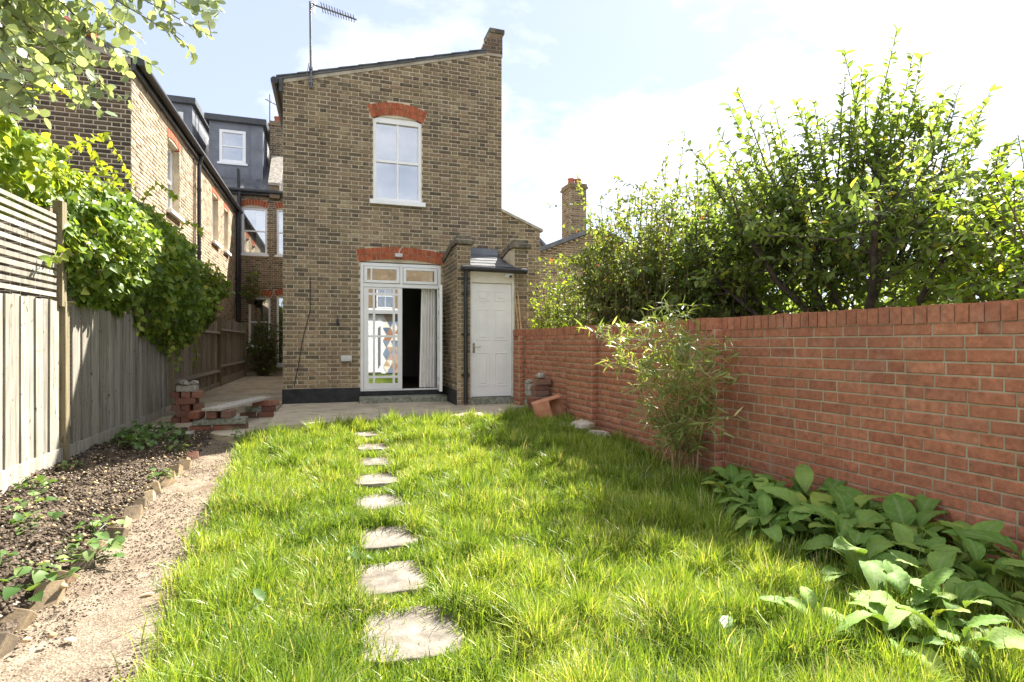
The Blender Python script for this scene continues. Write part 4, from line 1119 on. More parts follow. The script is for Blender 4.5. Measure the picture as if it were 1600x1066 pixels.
def make_grass():
    n = 430000
    # sample more densely near the camera
    y = 1.2 + 6.35 * NP.random(n) ** 1.35
    x = -1.05 + 4.4 * NP.random(n)
    keep = (x > lawn_left(y) + .05 * NP.standard_normal(n)) & (x < wall_x(y) - .06)
    edge = 7.42 + .04 * np.sin(x * 5) - .12 * np.clip(-x, 0, 1)
    keep &= y < edge
    # in view only
    c, s = math.cos(YAW), math.sin(YAW)
    d = x * s + y * c; u = (x * c - y * s) / np.maximum(d, .1)
    keep &= (d > .8) & (np.abs(u) < 1.08)
    for (sx, sy) in stones:
        rr = np.maximum(np.abs(x - sx) / .165, np.abs(y - sy) / .165)
        keep &= ~((rr < .97 + .2 * NP.standard_normal(n) + .25 * (vnoise(x, y, 9, 77) - .5)) & (NP.random(n) > .012))
    # thin out under the broad-leaved plants and in the bare corner by the bamboo
    comf = sstep(2.1, 2.6, x) * (1 - sstep(3.3, 3.9, y))
    keep &= NP.random(n) > comf * .93
    bare = np.exp(-(((x - 2.95) / .35) ** 2 + ((y - 4.5) / .9) ** 2))
    keep &= NP.random(n) > bare * .9
    strip = sstep(.5, .05, wall_x(y) - x) * (y > 4)
    keep &= NP.random(n) > strip * .6
    pat = vnoise(x, y, 1.6, 2) * .6 + vnoise(x, y, 5.5, 12) * .4
    keep &= NP.random(n) < .55 + .75 * pat
    x, y, pat, d = x[keep], y[keep], pat[keep], d[keep]
    n = len(x)
    z = zt(x, y)
    tuft = vnoise(x, y, 7.5, 41)
    L = (.03 + .12 * pat + .14 * tuft ** 2 + .045 * NP.random(n)) * (.8 + .45 * NP.random(n))
    near = np.zeros(n)
    for (sx, sy) in stones: near = np.maximum(near, np.exp(-(((x - sx) / .23) ** 2 + ((y - sy + .1 + .02 * sy) / (.2 + .012 * sy)) ** 2)))
    L *= .92 * (1 - .74 * near)
    tall = NP.random(n) < .02; L[tall] *= 1.3
    L *= 1 + .25 * sstep(6.6, 7.3, y) * (NP.random(n) > .5)
    wdt = (.0016 + .0015 * NP.random(n)) * (1 + .15 * np.clip(d - 2, 0, 6))
    # lean direction: clumped
    ang = 2 * pi * (vnoise(x, y, 5.0, 21) * 1.5 + 1.0 * NP.random(n)); lean = .15 + .85 * NP.random(n) ** 1.6
    dx, dy = np.cos(ang), np.sin(ang)
    fa = ang + pi / 2 + .9 * NP.standard_normal(n); fx, fy = np.cos(fa), np.sin(fa)
    lev = [(0, 1.0), (.38, .95), (.74, .7), (1.0, .08)]
    V = np.empty((n, 8, 3), np.float32)
    for i, (t, ww) in enumerate(lev):
        h = L * (t - .36 * lean * t * t); o = L * lean * (t ** 1.9) * .85
        cx, cy, cz = x + dx * o, y + dy * o, z + h
        for k, sg in enumerate((-1, 1)):
            V[:, i * 2 + k, 0] = cx + sg * fx * wdt * ww; V[:, i * 2 + k, 1] = cy + sg * fy * wdt * ww; V[:, i * 2 + k, 2] = cz
    b = np.arange(n)[:, None] * 8
    F = np.concatenate([b + np.array([[0, 1, 3, 2]]), b + np.array([[2, 3, 5, 4]]), b + np.array([[4, 5, 7, 6]])], 0)
    rn = np.clip(.02 + .38 * vnoise(x, y, 2.3, 31) + .3 * vnoise(x, y, 9, 33) + .24 * NP.standard_normal(n) + .1, 0, .93)
    dead = NP.random(n) < .03 + .08 * (vnoise(x, y, 3.1, 51) > .72); rn[dead] = 1
    o = put(bpy.data.objects.new("grass", mesh_np("grass", V.reshape(-1, 3), F, M["grass"], np.repeat(rn, 8), smooth=True)))
    tag(o, "long uncut green grass covering the lawn", "grass", kind="stuff")
    print("grass blades", n)


make_grass()


# ================================================================== FOLIAGE HELPERS
def unit(a): return a / np.maximum(np.linalg.norm(a, axis=-1, keepdims=True), 1e-9)


SH = {"ovate": [(.0, .04), (.3, .5), (.68, .42), (1.0, .02)], "round": [(.0, .1), (.25, .62), (.75, .62), (1.0, .12)], "narrow": [(0, .1), (.25, .5), (.65, .38), (1, .02)], "lobed": [(0, .25), (.2, .7), (.6, .5), (1, .03)]}


def leaf_arrays(P, D, Nn, L, ratio, shape="ovate", fold=.25, droop=.2):
    """P base points, D axis, Nn approx normal, L length; each leaf 4 levels x (left, mid, right) reduced to 10 verts"""
    n = len(P); D = unit(D); S = unit(np.cross(D, Nn)); Nn = unit(np.cross(S, D))
    V = np.empty((n, 12, 3), np.float32)
    for i, (t, w) in enumerate(SH[shape]):
        c = P + D * (L * t)[:, None] - Nn * (L * droop * t * t)[:, None]
        hw = (L * ratio * w)[:, None]
        V[:, i * 3] = c - S * hw + Nn * hw * fold; V[:, i * 3 + 1] = c; V[:, i * 3 + 2] = c + S * hw + Nn * hw * fold
    b = np.arange(n)[:, None] * 12
    F = np.concatenate([b + np.array([[i * 3 + k, i * 3 + k + 1, i * 3 + k + 4, i * 3 + k + 3]]) for i in range(3) for k in range(2)], 0)
    return V.reshape(-1, 3), F


def leaves_obj(name, P, D, Nn, L, ratio, shape, mat, rnd, parent, fold=.25, droop=.2):
    V, F = leaf_arrays(np.asarray(P, float), np.asarray(D, float), np.asarray(Nn, float), np.asarray(L, float), ratio, shape, fold, droop)
    return put(bpy.data.objects.new(name, mesh_np(name, V, F, mat, np.repeat(rnd, 12), smooth=True)), parent)


class Plant:
    """grows stems and twigs and collects leaves along them"""
    def __init__(s, seed): s.r = random.Random(seed); s.mb = MB(); s.P = []; s.D = []; s.N = []; s.L = []

    def stem(s, p, d, L, r, up=.1, wob=.15, n=7, sides=5, rend=.35):
        pts = [Vector(p)]; d = Vector(d).normalized(); rad = [r]
        for i in range(n):
            d = (d + Vector((s.r.gauss(0, wob), s.r.gauss(0, wob), s.r.gauss(0, wob * .6) + up))).normalized()
            pts.append(pts[-1] + d * (L / n)); rad.append(r * (1 - (1 - rend) * (i + 1) / n))
        s.mb.tube(pts, rad, sides, cap=False); return pts

    def leafy(s, pts, t0, spacing, size, ang=.9, jit=.3, tip=True):
        # leaves alternate round the twig
        acc = 0; k = s.r.random() * 6; tot = sum((b - a).length for a, b in zip(pts, pts[1:])); run = 0
        for a, b in zip(pts, pts[1:]):
            seg = (b - a).length; dr = (b - a).normalized()
            q = 0
            while acc + q < seg:
                f = (acc + q) / seg
                if (run + f * seg) / tot >= t0:
                    k += 2.4
                    e1 = dr.cross(Vector((.3, .5, .8))).normalized(); e2 = dr.cross(e1)
                    rad = e1 * math.cos(k) + e2 * math.sin(k)
                    ax = (dr * math.cos(ang) + rad * math.sin(ang) + Vector((s.r.gauss(0, jit), s.r.gauss(0, jit), s.r.gauss(0, jit) - .1))).normalized()
                    nn = (dr * .7 + Vector((s.r.gauss(0, .35), s.r.gauss(0, .35), .7)))
                    s.P.append(a + (b - a) * f); s.D.append(ax); s.N.append(nn); s.L.append(size * s.r.uniform(.65, 1.2))
                q += spacing * s.r.uniform(.7, 1.3)
            acc = acc + q - seg; run += seg

    def finish(s, root, bark, mat, shape, ratio, trunk="trunk", crown="crown", fold=.25, droop=.25, bias=0.0):
        s.mb.build(trunk, bark, root, smooth=True)
        n = len(s.P); P = np.array([tuple(p) for p in s.P])
        rn = np.clip(NP.normal(.45 + bias, .22, n) + .25 * (vnoise(P[:, 0] + P[:, 2], P[:, 1] - P[:, 2], 2.5, 8) - .5), 0, .97); rn[NP.random(n) < .012] = 1
        leaves_obj(crown, P, [tuple(p) for p in s.D], [tuple(p) for p in s.N], s.L, ratio, shape, mat, rn, root, fold, droop)
        return n


def ray_pt(u, v, d):
    x = (u - 800) / 870; c, s = math.cos(YAW), math.sin(YAW)
    return Vector((d * (s + x * c), d * (c - x * s), 1.2 + d * (537 - v) / 870))


# ---- fruit tree behind the red wall
rt = random.Random(3)
root = thing("fruit_tree", "large fruit tree with upright shoots behind the red wall", "tree", (5.2, 4.4, 0))
pl = Plant(3)
base = Vector((5.15, 4.35, 0))
pl.mb.tube([base, base + Vector((.02, .0, .5)), base + Vector((.0, .03, 1.0))], [.13, .1, .1], 9)
limbs = []
for i in range(12):
    a = i * 2 * pi / 12 + rt.uniform(-.3, .3); el = rt.uniform(.35, 1.15)
    d = Vector((math.cos(a) * math.cos(el), math.sin(a) * math.cos(el), math.sin(el)))
    limbs.append(pl.stem(base + Vector((0, 0, rt.uniform(.75, 1.05))), d, rt.uniform(1.6, 2.3), rt.uniform(.035, .06), .05, .17, 8, 6, .3))
for lb in limbs:
    for k in range(32):
        i = rt.randrange(2, len(lb)); p = lb[i - 1].lerp(lb[i], rt.random())
        a = rt.uniform(0, 2 * pi); el = rt.uniform(-.35, 1.1)
        if p.z < 1.75 and rt.random() < .75: continue
        d = Vector((math.cos(a) * math.cos(el), math.sin(a) * math.cos(el), math.sin(el)))
        br = pl.stem(p, d, rt.uniform(.4, .95), .013, .05, .2, 6, 4, .35)
        pl.leafy(br, .15, .036, .088)
        for q_ in range(4):
            j = rt.randrange(2, len(br)); a = rt.uniform(0, 2 * pi); el = rt.uniform(-.4, 1.0)
            tw_ = pl.stem(br[j], (math.cos(a) * math.cos(el), math.sin(a) * math.cos(el), math.sin(el)), rt.uniform(.18, .42), .005, .05, .2, 4, 3, .5)
            pl.leafy(tw_, .05, .03, .084)
# upright water shoots reaching above the crown: (pixel x, top pixel y)
for (u, v) in [(1138, 160), (1150, 140), (1185, 170), (1205, 165), (1240, 160), (1258, 170), (1320, 80), (1345, 105), (1352, 112), (1318, 120), (1402, 48), (1385, 130), (1425, 85), (1440, 88), (1410, 150), (1290, 190), (1275, 160), (1370, 150),
               (1480, 140), (1500, 133), (1495, 160), (1520, 175), (1548, 140), (1540, 165), (1560, 225), (1530, 215), (1470, 190), (1120, 205), (1165, 215), (1220, 200), (1455, 160), (1330, 170), (1580, 240)] + [(u_, float(np.interp(u_, [1100, 1140, 1200, 1260, 1320, 1400, 1440, 1480, 1550, 1600], [250, 175, 170, 175, 125, 105, 110, 155, 155, 240])) + rt.uniform(15, 150)) for u_ in [rt.uniform(1100, 1595) for _ in range(80)]]:
    dd = rt.uniform(5.3, 6.2); top = ray_pt(u, v, dd)
    bot = Vector((top.x + (5.15 - top.x) * .55 + rt.gauss(0, .1), top.y + (4.35 - top.y) * .55 + rt.gauss(0, .1), max(1.9, top.z - rt.uniform(1.5, 2.1))))
    pts = [bot.lerp(top, t) + Vector((rt.gauss(0, .012), rt.gauss(0, .012), 0)) for t in (0, .2, .4, .6, .8, 1)]
    pl.mb.tube(pts, [.011, .01, .009, .007, .005, .003], 4, cap=False)
    pl.leafy(pts, .2, .03, .1, .8, .22)
print("apple leaves", pl.finish(root, M["bark"], M["apple"], "ovate", .48))


def bush(name, label, cat, centre, rad, nst, leaf, mat, shape, ratio, seed, spacing=.04, bark="twig", tops=(), group=None, low=0.0, bias=0.0, tw=3):
    root = thing(name, label, cat, (centre[0], centre[1], 0), group)
    pl = Plant(seed); rr = pl.r; cx, cy, cz = centre; rx, ry, rz_ = rad
    for i in range(nst):
        while True:
            q = Vector((rr.uniform(-1, 1), rr.uniform(-1, 1), rr.uniform(-1, 1)))
            if .25 < q.length < 1: break
        tip = Vector((cx + q.x * rx, cy + q.y * ry, cz + q.z * rz_))
        b = Vector((cx + q.x * rx * .25, cy + q.y * ry * .25, max(low, cz - rz_ * 1.05)))
        mid = b.lerp(tip, .5) + Vector((rr.gauss(0, .08), rr.gauss(0, .08), rz_ * .18))
        pts = [b, b.lerp(mid, .5) + Vector((0, 0, .05)), mid, mid.lerp(tip, .5) + Vector((0, 0, .03)), tip]
        pl.mb.tube(pts, [.014, .011, .009, .006, .003], 4, cap=False)
        pl.leafy(pts[2:], 0.0, spacing, leaf)
        for k in range(tw):
            j = rr.randrange(1, 5); a = rr.uniform(0, 2 * pi); el = rr.uniform(-.6, 1.0)
            t_ = pl.stem(pts[j], (math.cos(a) * math.cos(el), math.sin(a) * math.cos(el), math.sin(el)), rr.uniform(.2, .45) * (rx + rz_) / 1.6, .005, .0, .2, 4, 3, .5)
            pl.leafy(t_, .05, spacing * .8, leaf)
    for (top, ln) in tops:
        if top[0] < wall_x(top[1]) + .45: continue
        b = Vector(top) - Vector((rr.gauss(0, .12), rr.gauss(0, .12), ln + .7))
        pts = [b.lerp(Vector(top), t) + Vector((rr.gauss(0, .012), rr.gauss(0, .012), 0)) for t in (0, .25, .5, .75, 1)]
        pl.mb.tube(pts, [.008, .007, .006, .004, .003], 4, cap=False); pl.leafy(pts, .1, spacing * .9, leaf)
    print(name, pl.finish(root, M[bark], mat, shape, ratio, "stems", "foliage", bias=bias))


bush("mixed_shrub", "tangled green shrub above the red wall between outhouse and fruit tree", "shrub", (4.3, 7.05, 2.1), (1.15, 1.35, 1.5), 300, .072, M["shrub"], "ovate", .5, 21, .032,
     tops=[(ray_pt(1072, 205, 6.7), 1.0), (ray_pt(1085, 240, 6.7), .9), (ray_pt(1040, 245, 6.8), .8), (ray_pt(1005, 290, 7), .8), (ray_pt(1030, 265, 7), .8), (ray_pt(925, 305, 7.6), .7), (ray_pt(1110, 230, 6.4), .9), (ray_pt(1060, 280, 6.6), .7), (ray_pt(980, 330, 7), .5)] + [(ray_pt(u_, float(np.interp(u_, [860, 900, 940, 1000, 1040, 1080, 1150], [430, 385, 335, 310, 275, 245, 240])) + R.uniform(10, 110), R.uniform(6.4, 7.8)), .6) for u_ in [R.uniform(870, 1150) for _ in range(70)]])
bush("mixed_shrub", "leafy green shrub between the tangled shrub and the fruit tree", "shrub", (4.75, 5.75, 2.05), (.9, .95, 1.35), 220, .074, M["apple"], "ovate", .5, 26, .032)
bush("shrub", "yellowish feathery shrub beside the outhouse corner", "shrub", (3.8, 8.95, 1.7), (.6, .65, .9), 90, .065, M["lime"], "ovate", .45, 22, .036)
bush("shrub", "pale yellow green bush at the right-hand end of the wall", "shrub", (4.9, 2.55, 1.75), (.75, .85, .95), 140, .075, M["lime"], "ovate", .5, 23, .034, bias=-.12,
     tops=[(ray_pt(1590, 210, 5.2), .9), (ray_pt(1560, 265, 5.2), .7)])
bush("far_bush", "sunlit yellow green bush seen through gaps under the fruit tree", "bush", (7.4, 6.2, 1.5), (1.5, 1.7, 1.2), 120, .1, M["lime"], "ovate", .55, 24, .05)
bush("far_bush", "sunlit bush far behind the mixed shrub by the pink house", "bush", (7.0, 9.6, 1.4), (1.4, 1.4, 1.4), 110, .1, M["lime"], "ovate", .55, 25, .05, bias=-.15)
bush("tree_sprig", "small leafy branch tips entering at the upper right edge", "tree", (6.05, 3.0, 3.75), (.3, .3, .35), 12, .055, M["shrub"], "ovate", .55, 27, .035, low=2.6)
bush("bush", "dark clipped bush growing at the far end of the side passage", "bush", (-1.95, 18.6, 1.25), (.55, .5, 1.05), 70, .07, M["ivy"], "ovate", .6, 28, .05, bias=-.35)
bush("bush", "dark shrub climbing the downpipes beside the rear wall", "bush", (-2.35, 18.9, 3.0), (.35, .4, .55), 30, .07, M["ivy"], "ovate", .6, 29, .05, low=1.5, bias=-.2)

# ---- climber on the fence
def climber(name, label, n, ys, tops, bots, xin, bulge, size, mat, shape, ratio, seed, bias=0.0, shoots=()):
    rg = np.random.default_rng(seed)
    root = thing(name, label, "climber", (FX, float(np.mean(ys)), 0))
    y = rg.uniform(min(ys), max(ys), n); f = rg.random(n)
    zt_ = np.interp(y, ys, tops) + .1 * (vnoise(y, y * 0, 3.5, seed) - .5); zb = np.interp(y, ys, bots) + .3 * (vnoise(y, y * 0, 2.6, seed + 1) - .5)
    z = zb + (zt_ - zb) * f
    prof = np.sin(np.clip(f, 0, 1) * pi) ** .5 * np.interp(y, [min(ys), min(ys) + .4, max(ys) - .4, max(ys)], [.35, 1, 1, .35])
    lump = .35 + 1.05 * vnoise(y, z, 2.0, seed + 2) + .45 * vnoise(y, z, 5, seed + 3)
    dep = rg.random(n) ** .45
    x = xin + bulge * prof * lump * dep
    P = np.stack([x, y, z], -1)
    D = np.stack([rg.normal(.35, .45, n), rg.normal(0, .7, n), rg.normal(-.45, .5, n)], -1)
    N_ = np.stack([rg.normal(.8, .4, n), rg.normal(-.15, .4, n), rg.normal(.6, .4, n)], -1)
    L = size * rg.uniform(.4, 1.35, n)
    rn = np.clip(rg.normal(.42 + bias, .2, n) + .5 * (vnoise(y, z, 2.0, seed + 4) - .5), 0, .96); rn[rg.random(n) < .03] = 1
    Pl = Plant(seed)
    for (a, b, c) in shoots:
        pts = [Vector(a), Vector(a).lerp(Vector(b), .5) + Vector((0, 0, .06)), Vector(b), Vector(b).lerp(Vector(c), .5) + Vector((0, 0, .03)), Vector(c)]
        Pl.mb.tube(pts, [.008, .006, .005, .004, .002], 4, cap=False); Pl.leafy(pts, .1, .045, size * .9)
    for i in range(30):
        yy = rg.uniform(min(ys), max(ys)); zz0 = float(np.interp(yy, ys, bots)); zz1 = float(np.interp(yy, ys, tops))
        Pl.stem((xin, yy, zz0 + .1), (.1, rg.normal(0, .4), 1), (zz1 - zz0) * .8, .009, .05, .2, 6, 4)
    Pl.mb.build("stems", M["twig"], root, smooth=True)
    if Pl.P:
        P = np.concatenate([P, [tuple(p) for p in Pl.P]]); D = np.concatenate([D, [tuple(p) for p in Pl.D]]); N_ = np.concatenate([N_, [tuple(p) for p in Pl.N]]); L = np.concatenate([L, Pl.L]); rn = np.concatenate([rn, np.clip(rg.normal(.75, .15, len(Pl.P)), 0, 1)])
    leaves_obj("foliage", P, D, N_, L, ratio, shape, mat, rn, root, .2, .3)


climber("fence_climber", "dense green climber hanging over the fence and trellis", 10500, [6.35, 6.8, 7.3, 8.1, 9.0, 9.8, 10.6, 11.4, 12.0, 12.5], [2.55, 2.75, 2.95, 3.1, 3.1, 3.0, 2.9, 2.75, 2.5, 2.1],
        [1.75, 1.66, 1.6, 1.55, 1.3, 1.05, 1.0, 1.35, 1.55, 1.7], FX - .12, .55, .085, M["ivy"], "lobed", .62, 41,
        shoots=[((-2.4, 6.5, 2.1), (-2.38, 6.2, 2.0), (-2.36, 5.9, 1.9)), ((-2.3, 9.6, 1.3), (-2.2, 9.7, 1.05), (-2.25, 9.75, .8)), ((-2.2, 9.0, 1.5), (-2.15, 9.1, 1.2), (-2.2, 9.2, .95)), ((-2.15, 10.3, 1.4), (-2.1, 10.4, 1.0), (-2.15, 10.4, .8)), ((-2.2, 7.6, 1.8), (-2.15, 7.7, 1.5), (-2.2, 7.8, 1.3)), ((-2.3, 8.3, 3.0), (-2.2, 8.6, 3.35), (-2.1, 9.1, 3.3)), ((-2.3, 10.0, 2.9), (-2.2, 10.3, 3.2), (-2.1, 10.8, 3.1)), ((-2.3, 11.5, 2.6), (-2.1, 11.9, 2.7), (-2.0, 12.3, 2.5))])
climber("garden_climber", "bright yellow green climber rising behind the slatted trellis", 6000, [4.6, 5.2, 5.8, 6.6, 7.4, 8.2, 9.0], [3.1, 3.25, 3.35, 3.3, 3.2, 3.15, 2.9],
        [2.4, 2.4, 2.35, 2.5, 2.6, 2.7, 2.6], FX - .75, .65, .085, M["lime"], "lobed", .55, 51, bias=.1,
        shoots=[((-2.7, 7.0, 3.1), (-2.65, 7.5, 3.5), (-2.6, 8.2, 3.2)), ((-2.7, 7.2, 3.2), (-2.6, 8.0, 3.75), (-2.5, 8.7, 3.3)), ((-2.7, 6.2, 3.2), (-2.7, 6.6, 3.7), (-2.6, 7.2, 3.9)), ((-2.8, 5.6, 3.2), (-2.75, 5.9, 3.6), (-2.7, 6.3, 3.7)), ((-2.7, 7.6, 3.1), (-2.6, 8.2, 3.4), (-2.55, 8.9, 3.0))])

# ---- overhanging tree at upper left
root = thing("overhanging_tree", "tree with rounded pale leaves overhanging the upper left corner", "tree", (-3.1, 3.4, 0))
pl = Plant(61); rr = pl.r
pl.mb.tube([(-3.1, 3.3, 0), (-3.05, 3.35, 1.5), (-2.9, 3.4, 2.6), (-2.6, 3.45, 3.4)], [.09, .08, .06, .04], 8)
targets = [(60, 30), (120, 60), (180, 40), (150, 100), (70, 110), (30, 140), (110, 140), (200, 20), (250, 10), (300, 15), (335, 62), (270, 60), (40, 80), (160, 130), (20, 60), (90, 5), (190, 90), (140, 15), (330, 10), (60, 170), (10, 20), (10, 110), (100, 90), (215, 60), (50, 50), (130, 40), (170, 75), (25, 90), (45, 125), (75, 65), (5, 45), (30, 5), (95, 40), (120, 110), (85, 130), (15, 150)]
for (u, v) in targets:
    dd = rr.uniform(2.7, 3.5); tip = ray_pt(u, v, dd)
    b = Vector((-2.6, 3.45, 3.4)) + Vector((rr.gauss(0, .12), rr.gauss(0, .15), rr.gauss(.1, .12)))
    pts = [b.lerp(tip, t) + Vector((rr.gauss(0, .025), rr.gauss(0, .025), .18 * math.sin(pi * t))) for t in (0, .2, .4, .6, .8, 1)]
    pl.mb.tube(pts, [.012, .01, .008, .006, .004, .002], 4, cap=False)
    pl.leafy(pts, .3, .024, .06, 1.0, .3)
    for k in range(7):
        j = rr.randrange(2, 6); a = rr.uniform(0, 2 * pi)
        t_ = pl.stem(pts[j], (math.cos(a), math.sin(a), rr.uniform(-.7, .4)), rr.uniform(.12, .3), .003, -.05, .2, 4, 3, .5)
        pl.leafy(t_, .05, .023, .056, 1.0, .3)
print("overhang", pl.finish(root, M["twig"], M["euc"], "round", .62, "trunk", "crown", droop=.1, fold=.12))

# ---- bamboo by the wall
root = thing("bamboo_plant", "feathery bamboo plant with narrow leaves in front of the red wall", "bamboo", (2.92, 4.25, 0))
pl = Plant(71); rr = pl.r
tips = [(930, 520), (960, 530), (985, 515), (1010, 500), (1045, 478), (1050, 500), (1030, 540), (1075, 520), (1100, 540), (1120, 550), (1140, 555), (1115, 590), (1070, 570), (1000, 570), (965, 565), (1130, 610), (1040, 600), (1085, 640), (1105, 660), (1020, 630), (1015, 660), (1090, 690), (1060, 660), (1055, 535), (1025, 515), (1090, 600)]
bb = Vector((2.92, 4.25, 0.03))
for i, (u, v) in enumerate(tips):
    tip = ray_pt(u, v, rr.uniform(3.95, 4.7)); b = bb + Vector((rr.gauss(0, .07), rr.gauss(0, .09), 0))
    pts = []
    for t in (0, .17, .34, .5, .67, .83, 1):
        q_ = b.lerp(tip, t ** 1.25); q_.z = b.z + (tip.z - b.z) * (1 - (1 - t) ** 1.5) / 1.0; pts.append(q_ + Vector((rr.gauss(0, .008), rr.gauss(0, .008), 0)))
    cu = MB(); cu.tube(pts, [.006, .0058, .0055, .005, .004, .003, .0015], 6, cap=False); cu.build("culm", M["cane"], root, smooth=True)
    for j in range(2, 7):
        for k in range(4 if j > 3 else 2):
            a = rr.uniform(0, 2 * pi)
            t_ = pl.stem(pts[j], (math.cos(a), math.sin(a), rr.uniform(-.2, .7)), rr.uniform(.1, .26), .0018, -.04, .12, 4, 3, .5)
            pl.leafy(t_, .1, .027, .095, .6, .3)
print("bamboo", pl.finish(root, M["cane"], M["bamboo"], "narrow", .15, "branches", "foliage", droop=.25))

# ---- broad-leaved plants along the wall
def broad_mesh(seed, L=.22, Wd=.062, curl=.35):
    rr = random.Random(seed); nx, ny = 11, 19
    V = []; vein = []
    for j in range(ny):
        t = j / (ny - 1); w = Wd * (2.1 * (max(t, .012) * max(1 - t, .006)) ** .54) * (1.08 - .16 * abs(t - .55)) * (.55 + .45 * min(1, t / .3))
        for i in range(nx):
            s = (i / (nx - 1)) * 2 - 1
            k = abs(s); ph = (t * 7.0 - k * 1.6) % 1.0
            v = .55 if k < .06 else (.32 if (ph < .16 and k < .92) else 0)
            z = .16 * w * k ** 1.4 + .10 * L * math.sin(pi * t) - curl * L * t * t + .004 * math.cos(2 * pi * ph) * (k > .08) + .007 * math.sin(7 * t + 3 * s + seed) * k
            V.append((s * w, t * L, z)); vein.append(v)
    F = [(j * nx + i, j * nx + i + 1, (j + 1) * nx + i + 1, (j + 1) * nx + i) for j in range(ny - 1) for i in range(nx - 1)]
    me = mesh_np("leaf", V, F, M["broad"], smooth=True)
    a = me.attributes.new("vein", 'FLOAT', 'POINT'); a.data.foreach_set("value", vein)
    return me


BR = [broad_mesh(i, .19 + .03 * (i % 3), .052 + .008 * (i % 2), [.15, .4, .6, .28][i]) for i in range(4)]
rr = random.Random(81)
spots = [(2.98, 3.62, .8), (2.72, 3.30, .85), (3.02, 3.18, .95), (2.62, 2.92, 1.0), (2.92, 2.82, 1.05), (3.08, 2.52, 1.05), (2.72, 2.55, 1.05), (2.42, 2.62, .8), (2.98, 2.2, 1.05), (2.62, 2.2, .95), (2.88, 1.9, 1.0), (2.42, 2.02, .9), (2.5, 1.72, .9), (2.2, 1.62, .85), (3.05, 1.65, 1.0), (2.12, 1.42, .8), (1.78, 1.68, .6), (2.85, 3.42, .9), (2.8, 2.72, 1.0), (3.1, 2.85, 1.0)]
spots += [(2.92, 3.02, .9), (2.78, 2.38, .9), (3.12, 2.3, .95), (2.92, 2.52, .95), (3.0, 1.9, .95), (2.7, 1.98, .9), (2.6, 2.75, .8), (2.35, 1.55, .8), (2.75, 1.7, .9), (2.0, 1.52, .7)]
spots = [(x, y, sc * 1.0) for x, y, sc in sorted([q_ for q_ in spots if q_[0] > 2.4 or q_[1] < 1.75], key=lambda t: -t[1])]
descr = ["broad-leaved green plant at the foot of the red wall, %s from the bamboo"]
for i, (x, y, sc) in enumerate(spots):
    t = thing("broad_leaved_plant", descr[0] % ordinal(i), "plant", (x, y, 0), "broad-leaved plants along the red wall")
    nl = rr.randint(11, 15)
    for k in range(nl):
        a = k * 2.4 + rr.uniform(-.3, .3); tilt = rr.uniform(-.1, 1.0) if k > 3 else rr.uniform(.8, 1.45)
        reach = rr.uniform(.02, .12) * sc; hz = rr.uniform(.04, .2) * sc
        p = Vector((x + math.cos(a) * reach, y + math.sin(a) * reach, hz + .02)); s_ = sc * rr.uniform(.55, 1.12)
        Mx = Matrix.Translation(p) @ Matrix.Rotation(a - pi / 2, 4, 'Z') @ Matrix.Rotation(tilt * .8, 4, 'X') @ Matrix.Rotation(rr.uniform(-.35, .35), 4, 'Y') @ Matrix.Diagonal((s_, s_, s_, 1))
        put(bpy.data.objects.new("leaf", BR[rr.randrange(4)]), t, Mx)
    q = MB()
    for k in range(nl): a = k * 2.4; q.tube([(x, y, -.01), (x + math.cos(a) * .05 * sc, y + math.sin(a) * .05 * sc, .1 * sc)], [.005, .003], 4, cap=False)
    q.build("stalks", M["weed"], t)

# ---- weeds in the bed and lawn
def weed(x, y, z, r, n, size, seed, label, shape="lobed", mat="weed", h=.12, grp="weeds in the soil bed"):
    rg = np.random.default_rng(seed)
    root = thing("weed", label, "weed", (x, y, z), grp)
    a = rg.uniform(0, 2 * pi, n); q = rg.random(n) ** .6
    P = np.stack([x + np.cos(a) * q * r, y + np.sin(a) * q * r, z + h * (1.1 - q * .7) * rg.uniform(.5, 1.1, n)], -1)
    D = np.stack([np.cos(a), np.sin(a), rg.normal(.05, .35, n)], -1) + rg.normal(0, .3, (n, 3)); N_ = np.stack([rg.normal(0, .3, n), rg.normal(0, .3, n), np.ones(n)], -1)
    leaves_obj("foliage", P, D, N_, size * rg.uniform(.6, 1.2, n), .75 if shape == "lobed" else .5, shape, M[mat], np.clip(rg.normal(.5, .25, n), 0, 1), root, .2, .25)
    m = MB()
    for k in range(0, n, 2): m.tube([(x, y, z), (x + (P[k, 0] - x) * .5, y + (P[k, 1] - y) * .5, P[k, 2] * .7 + z * .3), tuple(P[k])], [.003, .0025, .0015], 3, cap=False)
    m.build("stems", M["weed"], root)


wd = [(-1.3, 3.2, .16, 34, .055), (-1.22, 3.55, .17, 36, .055), (-1.35, 3.95, .14, 26, .05), (-1.6, 3.5, .1, 16, .05), (-1.75, 4.2, .13, 24, .055), (-1.95, 4.7, .14, 24, .055), (-2.2, 5.3, .15, 26, .055), (-2.25, 6.05, .1, 18, .045), (-2.2, 4.35, .16, 26, .06),
      (-2.15, 7.3, .2, 50, .07), (-1.95, 7.0, .18, 44, .065), (-2.2, 7.85, .22, 56, .07), (-1.75, 7.35, .17, 40, .06), (-2.0, 8.0, .16, 40, .06), (-1.5, 6.6, .12, 22, .05), (-1.35, 5.4, .1, 18, .045), (-1.05, 7.1, .1, 24, .05)]
wd.sort(key=lambda t: t[1])
for i, (x, y, r_, n, s_) in enumerate(wd):
    weed(x, y, .03, r_, n, s_, 100 + i, "leafy green weed in the soil bed by the fence, %s from the camera" % ordinal(i), h=.13 if y < 6.5 else .22)
